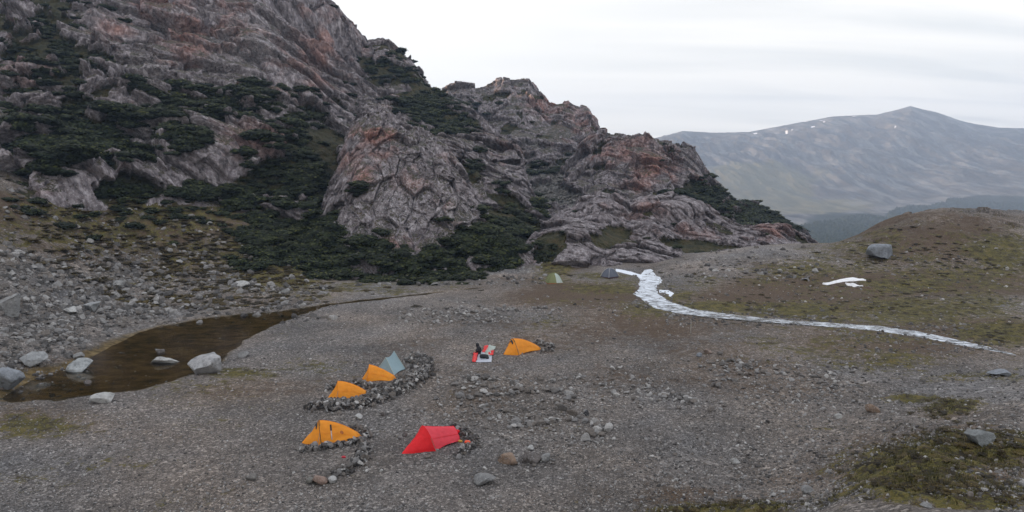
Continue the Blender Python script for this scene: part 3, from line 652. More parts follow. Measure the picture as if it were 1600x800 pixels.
# low slabs at the head of the plain
R5C = [(790, 400), (830, 372), (850, 345), (868, 336), (890, 326), (915, 312), (940, 310), (975, 316), (985, 320), (1000, 310), (1040, 306), (1070, 306), (1090, 316), (1110, 326), (1140, 346), (1165, 356), (1190, 350), (1215, 352), (1245, 366), (1262, 374), (1280, 384), (1320, 400)]
def low_style(P, u, v, t):
    st = mk_style(5, [(960, 375, 22, 20, .85), (1090, 385, 60, 14, .55), (860, 390, 20, 30, .8), (1010, 340, 40, 8, .5), (1130, 360, 40, 14, .4), (1150, 385, 60, 8, .5), (930, 350, 30, 8, .3), (1050, 370, 30, 8, .35)],
                  [(1000, 340, 60, 14, .35), (1050, 365, 40, 12, .45), (1210, 365, 40, 12, .6), (960, 325, 30, 14, .3)], [(900, 350, 40, 30, .3), (1000, 400, 50, 10, .4), (880, 400, 40, 20, .4), (1070, 385, 40, 14, .5)],
                  [], big=2.0, cell=5.0, amp=1.0, dip=-38, stretch=(.65, .9, 1.15), vs=9, vlump=.35, fold=1.2)
    d, at = st(P, u, v, t)
    hump = blobs(u, v, [(905, 380, 55, 28, 3.5), (985, 395, 60, 14, 2.2), (1040, 330, 50, 16, 3.2), (950, 330, 30, 16, 2.6), (1030, 360, 60, 12, 2.), (1110, 350, 40, 12, 1.8), (1200, 364, 40, 10, 2.)])
    return d+hump*sstep(0, 1.6, np.broadcast_to(t[:, None], d.shape)), at
sheet('rock_outcrop', [[(790, 425, 97), (850, 424, 95), (900, 426, 93), (960, 420, 96), (1030, 414, 99), (1100, 404, 103), (1200, 390, 112), (1280, 388, 122), (1320, 405, 125)],
                [(790, 415, 100), (850, 398, 101), (900, 395, 101), (960, 398, 103), (1030, 396, 106), (1100, 388, 110), (1200, 376, 120), (1280, 387, 128), (1320, 403, 130)],
                [(790, 406, 106), (850, 370, 108), (900, 358, 110), (960, 366, 113), (1030, 366, 116), (1100, 358, 122), (1200, 364, 130), (1280, 386, 134), (1320, 402, 134)],
                [(u_, v_+1, 128 if u_ < 1100 else 140) for u_, v_ in R5C]],
      A(785), A(1325), 800, [50, 70, 70], low_style, MAT_ROCK, ('low smooth grey rock slabs at the head of the plain', 'rock outcrop'), back=(16, -7), ledge=.35)
# the grey buttress standing forward
BC = [(400, 440), (440, 436), (468, 425), (482, 392), (496, 350), (512, 312), (524, 276), (538, 232), (548, 200), (560, 178), (575, 164), (592, 162), (610, 174), (632, 190), (655, 204), (680, 214), (697, 228), (712, 254), (728, 282), (742, 308), (758, 334), (780, 362), (804, 384), (830, 404), (850, 425)]
def but_style(P, u, v, t):
    xa, za, ya = -19., 75., 0.; P0 = P; P = P.copy(); P[..., 0] = (P0[..., 0]-xa)/(za-P0[..., 2])*62; P[..., 2] = P0[..., 2]
    st = mk_style(6, [(520, 320, 16, 60, .5), (545, 235, 20, 30, .45), (590, 175, 30, 10, .5), (545, 300, 14, 14, .7), (560, 420, 120, 12, .5), (740, 380, 50, 30, .6), (500, 390, 26, 30, .7), (620, 300, 80, 80, -.5)],
                  [(590, 215, 30, 14, 1.), (550, 250, 24, 24, .5), (640, 260, 50, 40, .2), (695, 240, 20, 14, .55), (570, 280, 20, 20, .5), (620, 380, 30, 20, .3), (600, 235, 30, 30, .5)], [(630, 320, 60, 50, .55), (720, 340, 40, 30, .6), (590, 370, 40, 30, .4), (660, 230, 40, 14, .4)],
                  [], big=1.6, cell=4.2, amp=.75, bias=-.22, vs=8, stretch=(1.6, 1.0, .17), dip=0, vlump=.4, fold=1.6)
    d, at = st(P, u, v, t)
    d = d+.9*ridged(P*np.array([1, .6, .12]), 2.2, 4, .6, off=50)*.6*(1-at['veg'])*sstep(0, 1.2, np.broadcast_to(t[:, None], d.shape))
    return d, at
def brow(f, y0):
    out = []
    for (u_, v_) in BC:
        vf = float(np.interp(u_, [400, 480, 600, 700, 760, 850], [445, 434, 438, 432, 424, 428])); vv = vf+(v_-vf)*f
        dep = np.interp(u_, [400, 480, 560, 600, 700, 790, 850], [92, 88, 85, 86, 89, 94, 97])
        out.append((u_, vv, float(dep+y0*(vf-v_)/265)))
    return out
sheet('rock_buttress', [brow(0, 0), brow(.28, 9), brow(.55, 17), brow(.8, 27), brow(1., 42)], A(395), A(855), 760, [80, 90, 90, 80], but_style, MAT_ROCK,
      ('large grey ribbed rock buttress standing at the edge of the plain', 'rock buttress'), back=(22, -10))

# ------------------------------------------------------------------ water
def strip(name, E1, E2, z, mat, sub=14, nsub=10, foam_sheen=None, ext=.5):
    def dens(E):
        E = poly(E); t = np.concatenate([[0], np.cumsum(np.linalg.norm(np.diff(E, axis=0), axis=1))]); t /= t[-1]
        # corresponding vertices: keep index parameter
        s_ = np.linspace(0, len(E)-1, (len(E)-1)*sub+1); return np.stack([np.interp(s_, np.arange(len(E)), E[:, 0]), np.interp(s_, np.arange(len(E)), E[:, 1])], 1), s_
    a, s_ = dens(E1); b, _ = dens(E2)
    d = b-a; d /= np.linalg.norm(d, axis=1, keepdims=True)+1e-9; a = a-d*ext; b = b+d*ext
    w_ = np.linspace(0, 1, nsub)[None, :, None]; G = a[:, None]*(1-w_)+b[:, None]*w_
    V = np.concatenate([G, np.full(G.shape[:2]+(1,), z)], -1)
    fo = np.interp(s_, *foam_sheen) if foam_sheen else s_*0
    fo = np.broadcast_to(fo[:, None], V.shape[:2])
    f = grid_faces(*V.shape[:2])[:, ::-1]
    e1 = V.reshape(-1, 3)[f[0]]; n = np.cross(e1[1]-e1[0], e1[2]-e1[0])
    if n[2] < 0: f = f[:, ::-1]
    return mesh_np(name, V, f, dict(foam_sheen=fo), mat)
MW_POND = mat_water('pond_water', .012, 0, (.74, .68, .50), 1.6)
MW_STREAM = mat_water('stream_water', .16, .55, (.62, .66, .68), 2.6)
lower = [(-60, 625), (0, 628), (70, 623), (130, 617), (190, 613), (245, 601), (290, 587), (335, 576), (352, 560), (385, 531), (422, 511), (462, 494), (505, 479), (560, 471), (640, 462), (700, 455), (760, 448)]
upper = [(-60, 600), (0, 592), (45, 583), (85, 572), (130, 552), (160, 538), (200, 521), (230, 512), (250, 507), (330, 494), (380, 489), (440, 484), (505, 474), (560, 468), (640, 460), (700, 453.5), (760, 447)]
o = strip('pond', upper, lower, -.085, MW_POND); tag(o, 'shallow brown pond below the talus slope', 'pond', kind='structure')
o = strip('stream', ST_U, ST_L, -.07, MW_STREAM, ext=.15, foam_sheen=([0, 3, 6, 8, 10, 12, 14], [.22, .16, .02, -.10, .02, .06, -.10])); tag(o, 'pale rippling stream curving across the plain', 'stream', kind='structure')
o = strip('stream_inlet', [(962, 420), (985, 424), (1003, 430)], [(962, 423), (983, 428), (1003, 434)], -.05, MW_STREAM, foam_sheen=([0, 2], [.5, .5])); tag(o, 'thin white feeder of the stream', 'stream', kind='structure')
o = strip('stream_pool', [(1030, 452), (1044, 453), (1052, 459)], [(1030, 455), (1040, 457), (1049, 462)], -.05, MW_STREAM, foam_sheen=([0, 2], [.5, .5])); tag(o, 'small pool beside the stream bend', 'pool', kind='structure')

# snow patches lying on the heath
def snow_patch(outline, label):
    m_ = bpy.data.materials.get('old_snow')
    if not m_:
        mm_ = M('old_snow', .6, .3); m_ = mm_.out(mm_.mix(mm_.mr(mm_.noise(3, 5, .7), .5, .75, 0, .6), (.80, .81, .84), (.45, .42, .38)), mm_.bump(mm_.noise(6, 4, .6), .4, .08))
    P = np.array([hit(*p)[:] for p in outline]); cx, cy = P[:, :2].mean(0)
    n = 9; 
    # dense outline with wobble
    k = len(P); s_ = np.linspace(0, k, k*6, endpoint=False); i = s_.astype(int); f = (s_-i)[:, None]
    O = P[i % k]*(1-f)+P[(i+1) % k]*f
    O[:, :2] += np.stack([fbm(O, .7, 3), fbm(O, .7, 3, off=5)], -1)*.25
    # spine for thin shapes: shrink towards the medial line
    half = len(O)//2; other = O[::-1]; mid = (O+np.roll(other, 0, 0))/2
    rings = []
    for j in range(n):
        t = j/(n-1); q = O*(1-t)+mid*t; z = ground_z(q[:, 0], q[:, 1]); q = q.copy(); q[:, 2] = z-.05+.22*math.sin(t*math.pi/2)+(fbm(q, .8, 3)*.05 if t > 0 else 0); rings.append(q)
    V = np.array(rings); nr, nc = V.shape[:2]; V2 = np.concatenate([V, V[:, :1]], 1)
    c = np.array(sum([list(r) for r in V2], [])); 
    o = mesh_np('snow_patch', V2, grid_faces(nr, nc+1), None, m_); o['label'] = label; o['category'] = 'snow patch'
snow_patch([(1286, 444), (1300, 440), (1315, 436), (1335, 433), (1352, 436), (1354, 439), (1335, 439.5), (1318, 441), (1305, 443), (1292, 446)], 'longer white snow patch lying on the brown heath right of the stream')
snow_patch([(1321, 443.5), (1330, 444), (1340, 446), (1350, 447), (1344, 449), (1333, 448.5), (1325, 447)], 'smaller white snow patch just below the longer one on the heath')

# ------------------------------------------------------------------ stones
def ico(sub):
    import bmesh
    bm = bmesh.new(); bmesh.ops.create_icosphere(bm, subdivisions=sub, radius=1)
    V = np.array([v.co[:] for v in bm.verts]); Fc = np.array([[v.index for v in f.verts] for f in bm.faces]); bm.free(); return V, Fc
def rock_shape(sub, seed, cuts=9, flat=.7, rough=.10, lims=(.45, .8)):
    r = np.random.default_rng(seed); V, Fc = ico(sub)
    for _ in range(cuts):
        n = r.normal(size=3); n /= np.linalg.norm(n); lim = r.uniform(*lims)
        d = V@n; V = V-np.outer(np.maximum(d-lim, 0), n)
    V = V+V*(fbm(V, .8, 3, off=seed*3.1)[:, None]*rough*2)
    V = V*np.array([r.uniform(.85, 1.15), r.uniform(.65, .95), flat*r.uniform(.8, 1.1)])
    V[:, 2] -= V[:, 2].min(); return V, Fc
SMALL = [rock_shape(1, 100+i, 7, .62) for i in range(10)]     # icosphere 1: 42 verts
TINY = [rock_shape(1 if False else 0 or 1, 200+i, 6, .6) for i in range(4)]
V0 = np.array([(1, 0, 0), (-1, 0, 0), (0, 1, 0), (0, -1, 0), (0, 0, 1), (.6, .6, .55), (-.6, .6, .55), (-.6, -.6, .55), (.6, -.6, .55)], float)
def pebble(seed):
    r = np.random.default_rng(seed); a = np.sort(r.uniform(0, 2*np.pi, 6))+0; n = 6
    a = np.linspace(0, 2*np.pi, n, endpoint=False)+r.uniform(-.3, .3, n)
    lo = np.stack([np.cos(a)*r.uniform(.8, 1.1, n), np.sin(a)*r.uniform(.6, .9, n), np.full(n, -.15)], 1)
    hi = np.stack([lo[:, 0]*r.uniform(.5, .8), lo[:, 1]*r.uniform(.5, .8), r.uniform(.45, .8, n)], 1)
    V = np.concatenate([lo, hi]); i = np.arange(n); j = (i+1) % n
    Q = np.concatenate([np.stack([i, j, j+n], 1), np.stack([i, j+n, i+n], 1), np.stack([np.full(n-2, n), n+1+np.arange(n-2), n+2+np.arange(n-2)], 1)])
    return V, Q
PEB = [pebble(i) for i in range(16)]
def merge_stones(shapes, loc, size, tone, up=None, tilt=.35, seed=1, zs=1.0):
    """loc (n,3), size (n,), tone (n,) -> one vertex and face array"""
    r = np.random.default_rng(seed); n = len(loc); Vs, Fs, Ts = [], [], []; base = 0
    which = r.integers(0, len(shapes), n)
    for k, (SV, SF) in enumerate(shapes):
        ix = np.where(which == k)[0]
        if not len(ix): continue
        m = len(ix); az = r.uniform(0, 2*np.pi, m); tx = r.normal(0, tilt, m); ty = r.normal(0, tilt, m)
        ca, sa = np.cos(az), np.sin(az); cx, sx = np.cos(tx), np.sin(tx); cy, sy = np.cos(ty), np.sin(ty); o_ = np.zeros(m); l_ = np.ones(m)
        Rz = np.stack([ca, -sa, o_, sa, ca, o_, o_, o_, l_], 1).reshape(m, 3, 3)
        Rx = np.stack([l_, o_, o_, o_, cx, -sx, o_, sx, cx], 1).reshape(m, 3, 3)
        Ry = np.stack([cy, o_, sy, o_, l_, o_, -sy, o_, cy], 1).reshape(m, 3, 3)
        R = Rz@Rx@Ry
        asp = r.uniform(.75, 1.25, (m, 1, 3)); asp[..., 2] *= zs
        W = np.einsum('mij,mvj->mvi', R, SV[None]*asp)*size[ix][:, None, None]+loc[ix][:, None]
        nv = len(SV); Vs.append(W.reshape(-1, 3)); Fs.append((SF[None]+(np.arange(m)*nv)[:, None, None]).reshape(-1, 3)+base); Ts.append(np.repeat(tone[ix], nv)); base += m*nv
    return np.concatenate(Vs), np.concatenate(Fs), np.concatenate(Ts)
MAT_STONE = mat_stone('field_stone'); MAT_STONE_I = mat_stone('loose_stone', True)

def scatter(name, label, n, boxes, smin, smax, power, seed, shapes, keepout=True, tone=(0, 1)):
    """boxes: (u0, u1, v0, v1, weight) photo windows that say where on the ground the stones lie; points are spread evenly over the ground there"""
    r = np.random.default_rng(seed); locs = []; tot = sum(b[4] for b in boxes)
    for (u0, u1, v0, v1, wt) in boxes:
        m = int(n*wt/tot*1.6); a0, e0 = ae((u0+u1)/2, v0); a1_, e1 = ae((u0+u1)/2, v1)
        u_ = r.uniform(u0, u1, m); v_ = r.uniform(v0, v1, m)
        if v1 < 425 and u1 < 520:
            a = ae(u_, 400)[0]; Y = r.uniform(60, 96, m); locs.append(np.stack([a*Y, Y, Y*0], 1)); continue
        # approximate ground hit by iterating on the height
        a, e_ = ae(u_, v_); Y = np.clip(-H/np.minimum(e_, -.02), 9, 125)
        for _ in range(14):
            z = base_h(a*Y, Y); Yn = np.clip((z-H)/np.minimum(e_, -.005), 9, 130); Y = Y*.55+Yn*.45
        locs.append(np.stack([a*Y, Y, np.abs(H+e_*Y-base_h(a*Y, Y))], 1))
    Lc = np.concatenate(locs); Lc = Lc[Lc[:, 2] < .8]; x, y = Lc[:, 0], Lc[:, 1]
    P = np.stack([x, y, x*0], 1); keep = (fbm(P, 5, 3, off=seed)+r.uniform(-.5, .5, len(x))*.9) > -.12
    if keepout:
        s1 = np.maximum(sdist(x, y, STREAM), sdist(x, y, POND)); keep &= (s1 < -.05) | (r.random(len(x)) < .12)
    x, y = x[keep][:n], y[keep][:n]; z = ground_z(x, y)
    uu, vv = uv(np.stack([x, y, z], -1)); ms = blobs(uu, vv, MOSSB)+fbm(np.stack([x, y, x*0], 1), 3, 3, off=3)*.3
    kp = (ms < .55) | (r.random(len(x)) < .07); x, y, z = x[kp], y[kp], z[kp]
    s = smin*(smax/smin)**(r.random(len(x))**power)
    s = s*np.clip(y/45, .75, 1.5)
    V, Fc, T = merge_stones(shapes, np.stack([x, y, z-s*.12], 1), s, r.uniform(tone[0], tone[1], len(x)), seed=seed)
    o = mesh_np(name, V, Fc, dict(tone=T), MAT_STONE, smooth=False); tag(o, label, 'stones', kind='stuff'); return o
scatter('pebbles', 'small grey pebbles strewn over the gravel plain', 30000, [(0, 1600, 560, 800, 3), (200, 1600, 470, 600, 1.2), (0, 1600, 640, 830, 2.), (900, 1600, 600, 830, 2.0)], .03, .12, 2.4, 11, PEB)
scatter('scree_stones', 'pale talus stones on the slope above the pond', 17000, [(0, 260, 400, 600, 3), (0, 520, 420, 500, 2.5), (0, 130, 470, 620, 2.5), (0, 480, 290, 420, 3.0), (540, 860, 418, 446, .8), (1040, 1280, 385, 440, .4)], .04, .40, 4.4, 12, PEB+SMALL, tone=(.1, .92))
scatter('moraine_stones', 'grey stones scattered on the near right slope', 8000, [(1150, 1600, 570, 820, 3), (1000, 1300, 680, 830, 1)], .035, .20, 3.4, 13, PEB+SMALL)
scatter('camp_rubble', 'loose angular rubble around the stone rings on the plain', 2400, [(680, 960, 585, 700, 3), (950, 1350, 560, 640, 2), (620, 880, 480, 505, .8), (560, 900, 640, 740, .7)], .07, .24, 2.0, 15, SMALL, tone=(.3, 1))
scatter('stream_stones', 'dark and pale stones in the stream and along its banks', 1500, [(990, 1050, 424, 482, 1), (1040, 1300, 482, 510, 1.5), (1300, 1570, 506, 552, 1.5)], .06, .2, 2.0, 16, PEB, keepout=False, tone=(0, .8))
scatter('heath_stones', 'pale stones scattered over the far heath and hill', 1500, [(1050, 1600, 390, 480, 2), (1300, 1600, 335, 420, .6), (700, 1200, 440, 560, 1)], .05, .18, 2.8, 14, PEB)

BIGMESH = {}
def boulder(u, v, wpx, hpx, col, label, seed, sub=4, cuts=12, lich=(.5, .5, .5), rz=None, deep=.8, sink=.15, shape=None):
    p = hit(u, v); Y = p.y; sx = wpx*Y/F/2; h = hpx*Y/F
    V, Fc = rock_shape(sub, seed, cuts, .7, .05, (.38, .78))
    V = V+V*(fbm(V, .28, 3, off=seed)[:, None]*.05)
    V -= (V.max(0)+V.min(0))/2*np.array([1, 1, 0]); V[:, :2] /= np.abs(V[:, :2]).max(0); V[:, 2] /= V[:, 2].max()
    if shape is not None: V = shape(V)
    V = V*np.array([sx, sx*deep, h*(1+sink)]); V[:, 2] -= h*sink
    k = 'boulder_stone_%d_%d_%d' % tuple(int(c*100) for c in col); m_ = bpy.data.materials.get(k) or mat_boulder(k, col, lich); 
    if m_.name != k: m_.name = k
    o = mesh_np('boulder', V, Fc, None, m_); o.location = (p.x, p.y+sx*deep*.6, p.z); o.location.z = gz(o.location.x, o.location.y) if abs(gz(o.location.x, o.location.y)-p.z) < .6 else p.z
    if rz: o.rotation_euler[2] = rz
    o['label'] = label; o['category'] = 'boulder'; return o
PALE = (.40, .40, .395); GREY = (.24, .24, .24); BRN = (.24, .17, .125); DRK = (.13, .115, .11); BLU = (.22, .24, .27)
boulder(254, 571, 50, 14, PALE, 'long flat pale boulder lying in the pond', 31, deep=.45)
boulder(313, 585, 60, 31, (.33, .33, .34), 'largest pale boulder at the right shore of the pond', 32, deep=.7)
boulder(120, 583, 38, 22, (.36, .38, .39), 'blocky pale boulder in the left end of the pond', 33, cuts=8)
boulder(156, 630, 38, 15, PALE, 'flat white boulder on the gravel just below the pond', 34, deep=.6)
boulder(46, 574, 42, 22, (.30, .31, .32), 'rounded grey boulder at the far left of the pond shore', 35)
boulder(120, 561, 18, 11, GREY, 'small grey stone behind the blocky pond boulder', 36, sub=3)
boulder(379, 558, 18, 9, GREY, 'low grey stone on the gravel spit right of the pond', 37, sub=3)
boulder(249, 554, 14, 8, DRK, 'small dark stone standing out of the pond behind the long boulder', 38, sub=3)
boulder(141, 487, 27, 16, (.30, .31, .32), 'pale angular block halfway up the talus above the pond', 39)
boulder(107, 493, 26, 12, PALE, 'flat white block beside the angular one on the talus', 40)
boulder(8, 492, 30, 34, GREY, 'tall grey block at the left edge of the talus', 41)
boulder(183, 452, 20, 13, (.3, .3, .3), 'grey block on the upper talus right of the angular ones', 42)
boulder(376, 449, 24, 9, PALE, 'flat pale slab on the slope under the dark bushes', 43)
boulder(446, 459, 14, 9, GREY, 'small block at the foot of the dark bushes', 44, sub=3)
boulder(8, 612, 40, 40, (.24, .26, .29), 'bluish boulder at the left edge below the pond shore', 45)
boulder(135, 603, 14, 9, DRK, 'dark wet stone on the near side of the pond', 46, sub=3)
boulder(1378, 405, 50, 22, BLU, 'bluish grey boulder standing on the grassy hillside', 47, lich=(.42, .45, .5))
boulder(1538, 696, 40, 25, (.22, .235, .24), 'rounded lichen boulder behind the moss bank', 48, lich=(.12, .11, .1))
boulder(1565, 588, 34, 11, BLU, 'flat blue grey slab near the right edge', 49)
boulder(1366, 645, 22, 13, BRN, 'brown angular stone on the near right slope', 50, sub=3)
boulder(793, 726, 34, 15, BRN, 'brown rounded stone right of the red tent', 51, sub=3)
boulder(832, 724, 34, 17, DRK, 'dark wedge shaped stone beside the brown one', 52, sub=3, cuts=7)
boulder(852, 722, 16, 14, GREY, 'round grey stone beside the dark wedge', 53, sub=3)
boulder(829, 704, 12, 8, PALE, 'small pale stone above the dark wedge', 54, sub=3)
boulder(757, 758, 38, 13, (.2, .2, .2), 'flat grey slab lowest below the red tent', 55, sub=3)
boulder(483, 757, 16, 11, (.19, .185, .17), 'grey stone at the left end of the low row below the orange tent', 56, sub=3)
boulder(499, 758, 26, 14, (.27, .19, .155), 'pinkish brown stone in the low row below the orange tent', 57, sub=3)
boulder(518, 756, 16, 10, PALE, 'pale stone at the right end of the low row below the orange tent', 58, sub=3)
boulder(391, 752, 20, 13, (.2, .19, .18), 'lone grey stone left of the low row', 59, sub=3)
boulder(576, 607+110, 8, 6, DRK, 'tiny dark stone between the orange and red tents', 60, sub=2)
boulder(632, 682, 9, 8, DRK, 'small dark stone behind the tip of the red tent', 61, sub=2)
boulder(559, 656, 14, 8, PALE, 'pale stone above the tail of the nearest orange tent', 62, sub=3)
boulder(598, 650, 10, 7, DRK, 'dark stone below the long windbreak', 63, sub=2)
boulder(1212, 613, 10, 7, DRK, 'black stone in the stone line right of the plain', 64, sub=2)
boulder(916, 650, 10, 9, (.05, .05, .055), 'round black stone beside the collapsed stone ring', 65, sub=3)
boulder(1310, 654, 12, 8, PALE, 'small white stone on the near right slope', 66, sub=3)
boulder(1265, 770, 26, 12, GREY, 'flat grey stone at the bottom right of the gravel', 67, sub=3)
boulder(1150, 725, 16, 9, PALE, 'pale stone lying alone on the lower gravel', 68, sub=3)
boulder(1107, 553, 14, 8, (.26, .2, .17), 'pinkish stone at the head of the far stone ring', 69, sub=3)
boulder(1094, 558, 10, 7, BLU, 'bluish stone beside the pinkish one', 70, sub=2)
boulder(1450, 720+74, 22, 9, GREY, 'grey stone half sunk in the moss at the bottom edge', 71, sub=3)

# low rings and lines of loose stones: each stone its own object
RM = []
for i in range(10):
    V, Fc = rock_shape(2, 300+i, 9, .65, .08); RM.append(mesh_np('loose_stone_shape', V, Fc, None, MAT_STONE_I, smooth=False, link=False))
def line_stones(path, n, smin, smax, width, label, group, seed):
    r = random.Random(seed); W = [hit(*p) for p in path]; seg = [(W[i+1]-W[i]).length for i in range(len(W)-1)]; T = sum(seg)
    xs, ys = [], []
    for k in range(n):
        d = r.random()*T; i = 0
        while i < len(seg)-1 and d > seg[i]: d -= seg[i]; i += 1
        q = W[i].lerp(W[i+1], d/max(seg[i], 1e-6)); xs.append(q.x+r.gauss(0, width)); ys.append(q.y+r.gauss(0, width))
    zz = ground_z(np.array(xs), np.array(ys))
    for k in range(n):
        s = 1.45*smin*(smax/smin)**(r.random()**.85)
        o = obj_from('loose_stone', RM[r.randrange(10)], (xs[k], ys[k], float(zz[k])-s*.15), (r.uniform(-.25, .25), r.uniform(-.25, .25), r.uniform(0, 6.28)), (s, s, s*r.uniform(.8, 1.1)))
        tag(o, label, 'stone', group)
line_stones([(702, 599), (735, 597), (752, 592), (780, 594), (811, 604), (808, 612), (780, 618), (748, 618), (728, 622), (716, 612), (718, 604)], 46, .09, .24, .18, 'loose stone in the low oval ring between the tents', 'stones of the oval ring', 1)
line_stones([(745, 600), (770, 604)], 14, .08, .16, .3, 'loose stone heaped inside the low oval ring', 'stones inside the oval ring', 2)
line_stones([(822, 613), (850, 612), (880, 610), (892, 618), (888, 626), (872, 634), (862, 640)], 30, .09, .26, .16, 'loose stone in the hooked line right of the oval ring', 'stones of the hooked line', 3)
line_stones([(790, 668), (830, 665), (852, 658), (880, 656), (900, 658), (925, 660), (938, 672), (930, 684), (912, 690)], 48, .09, .27, .30, 'loose stone in the collapsed ring right of the red tent', 'stones of the collapsed ring', 4)
line_stones([(715, 596+30), (740, 640), (780, 642), (820, 645), (830, 650)], 14, .08, .2, .6, 'loose stone scattered below the oval ring', 'stones below the oval ring', 5)
line_stones([(970, 622), (1000, 616), (1040, 618), (1080, 628), (1100, 640)], 30, .08, .22, .35, 'loose stone in the broken line on the mid plain', 'stones of the broken line', 6)
line_stones([(1100, 605), (1130, 600), (1145, 585), (1170, 570), (1195, 575), (1140, 562), (1100, 580)], 42, .08, .2, .45, 'loose stone in the wide pale ring on the right of the plain', 'stones of the wide ring', 7)
line_stones([(1190, 580), (1240, 588), (1260, 590), (1300, 595)], 18, .08, .2, .45, 'loose stone in the thin line leading right', 'stones of the thin line', 8)
line_stones([(660, 498), (700, 492), (760, 488), (810, 484), (850, 482)], 30, .09, .22, .6, 'loose stone in the dark scatter behind the camp', 'stones behind the camp', 9)

# dry-stacked windbreaks: each a thing of packed stones
def windbreak(path, n, width, height, label, seed, smin=.07, smax=.29):
    r = np.random.default_rng(seed); W = np.array([hit(*p)[:] for p in path]); S_ = np.linalg.norm(np.diff(W, axis=0), axis=1); T = np.concatenate([[0], np.cumsum(S_)])
    d = r.uniform(0, T[-1], n); x = np.interp(d, T, W[:, 0]); y = np.interp(d, T, W[:, 1])
    i = np.clip(np.searchsorted(T, d)-1, 0, len(S_)-1); dr = np.diff(W, axis=0)[i]; dr /= np.linalg.norm(dr[:, :2], axis=1)[:, None]
    off = np.clip(r.normal(0, .45, n), -1.15, 1.15); x = x-dr[:, 1]*off*width; y = y+dr[:, 0]*off*width
    prof = np.interp(off, [-1.15, -.5, 0, .5, 1.15], [0, .75, 1, .75, 0])*(.75+.5*fbm(np.stack([x, y, x*0], 1), 1.0, 2))
    hz = height*prof*r.random(n)**.45*np.clip(np.minimum(d, T[-1]-d)/.4, .35, 1)
    s = smin*(smax/smin)**(r.random(n)**1.3); z0 = ground_z(x, y)
    c = np.array([x.mean(), y.mean(), z0.mean()])
    V, Fc, T_ = merge_stones(SMALL, np.stack([x, y, z0+hz-s*.2], 1)-c, s, np.clip(r.normal(.45, .30, n), 0, 1), tilt=.9, seed=seed, zs=.7)
    o = mesh_np('stone_windbreak', V, Fc, dict(tone=T_), MAT_STONE, smooth=False); o.location = c
    o['label'] = label; o['category'] = 'stone windbreak'; return o
windbreak([(494, 631), (510, 637), (540, 637), (575, 629), (598, 619), (625, 606), (645, 596), (658, 582), (661, 568), (650, 561), (635, 560)], 2500, 1.02, .62, 'long curved windbreak of piled stones round two orange tents and the blue grey tent', 71)
windbreak([(505, 612), (520, 606), (540, 600), (560, 602)], 110, .3, .35, 'low broken row of stones behind the second nearest orange tent', 72)
windbreak([(548, 597), (565, 603), (585, 607), (605, 606), (612, 602)], 230, .42, .4, 'stone divider wall in front of the small orange tent', 73)
windbreak([(560, 690), (575, 684), (572, 674), (545, 668)], 120, .35, .35, 'half ring of stones around the tail of the nearest orange tent', 74)
windbreak([(466, 703), (500, 702), (530, 696), (560, 692), (572, 696)], 170, .3, .28, 'low row of stones along the front of the nearest orange tent', 75)
windbreak([(572, 700), (566, 714), (562, 722), (545, 732), (530, 742), (512, 748)], 190, .42, .3, 'tumbled stone row curving below the nearest orange tent', 76)
windbreak([(695, 676), (715, 672), (728, 680), (740, 688), (745, 694), (730, 704), (712, 716)], 210, .38, .42, 'heap of stones around the tail of the red tent', 77, smax=.24)
windbreak([(836, 534), (850, 539), (862, 543), (855, 549), (842, 551)], 110, .35, .4, 'small heap of stones behind the far orange tent', 78)

# ------------------------------------------------------------------ tents
ORANGE = mat_fabric('orange_ripstop', (.98, .37, .025), .3); RED = mat_fabric('red_ripstop', (.90, .014, .022), .25); ROSE = mat_fabric('pinkish_red_ripstop', (.86, .060, .090), .2); BGREY = mat_fabric('blue_grey_fabric', (.30, .42, .47), .2)  # paler, pinkish red serves the back of the red tent
BLACK = mat_plain('black_fabric', (.014, .015, .02), .6); LINE = mat_plain('cord', (.25, .22, .2), .7)
SAGE = mat_fabric('sage_fabric', (.20, .22, .10), .15); MINT = mat_fabric('pale_mint_fabric', (.48, .56, .52), .15); RUST = mat_plain('rust_groundsheet', (.28, .09, .05), .7)
SLATE = mat_fabric('slate_fabric', (.115, .13, .17), .15); SILVER = mat_plain('pale_pole', (.42, .42, .43), .4); PLUM = mat_plain('plum_groundsheet', (.05, .025, .03), .7)
def tube(pts, r, seg=6):
    pts = np.asarray(pts, float); n = len(pts); T = np.gradient(pts, axis=0); T /= np.linalg.norm(T, axis=1)[:, None]+1e-9
    ref = np.array([.13, .21, .97]); V = []
    for p, t in zip(pts, T):
        a = np.cross(t, ref); a /= np.linalg.norm(a)+1e-9; b = np.cross(t, a)
        for k in range(seg): q = 2*math.pi*k/seg; V.append(p+r*(math.cos(q)*a+math.sin(q)*b))
    Q = [[i*seg+k, i*seg+(k+1) % seg, (i+1)*seg+(k+1) % seg, (i+1)*seg+k] for i in range(n-1) for k in range(seg)]
    return np.array(V), np.array(Q)
def part_tube(name, pts, r, mat, parent):
    V, Q = tube(pts, r); return mesh_np(name, V, Q, None, mat, parent=parent)
def patch(fn, nu, nv, name, mat, parent, thick=.0):
    s_, q = np.meshgrid(np.linspace(0, 1, nu), np.linspace(-1, 1, nv), indexing='ij'); V = fn(s_, q)
    return mesh_np(name, V, grid_faces(nu, nv), None, mat, parent=parent)
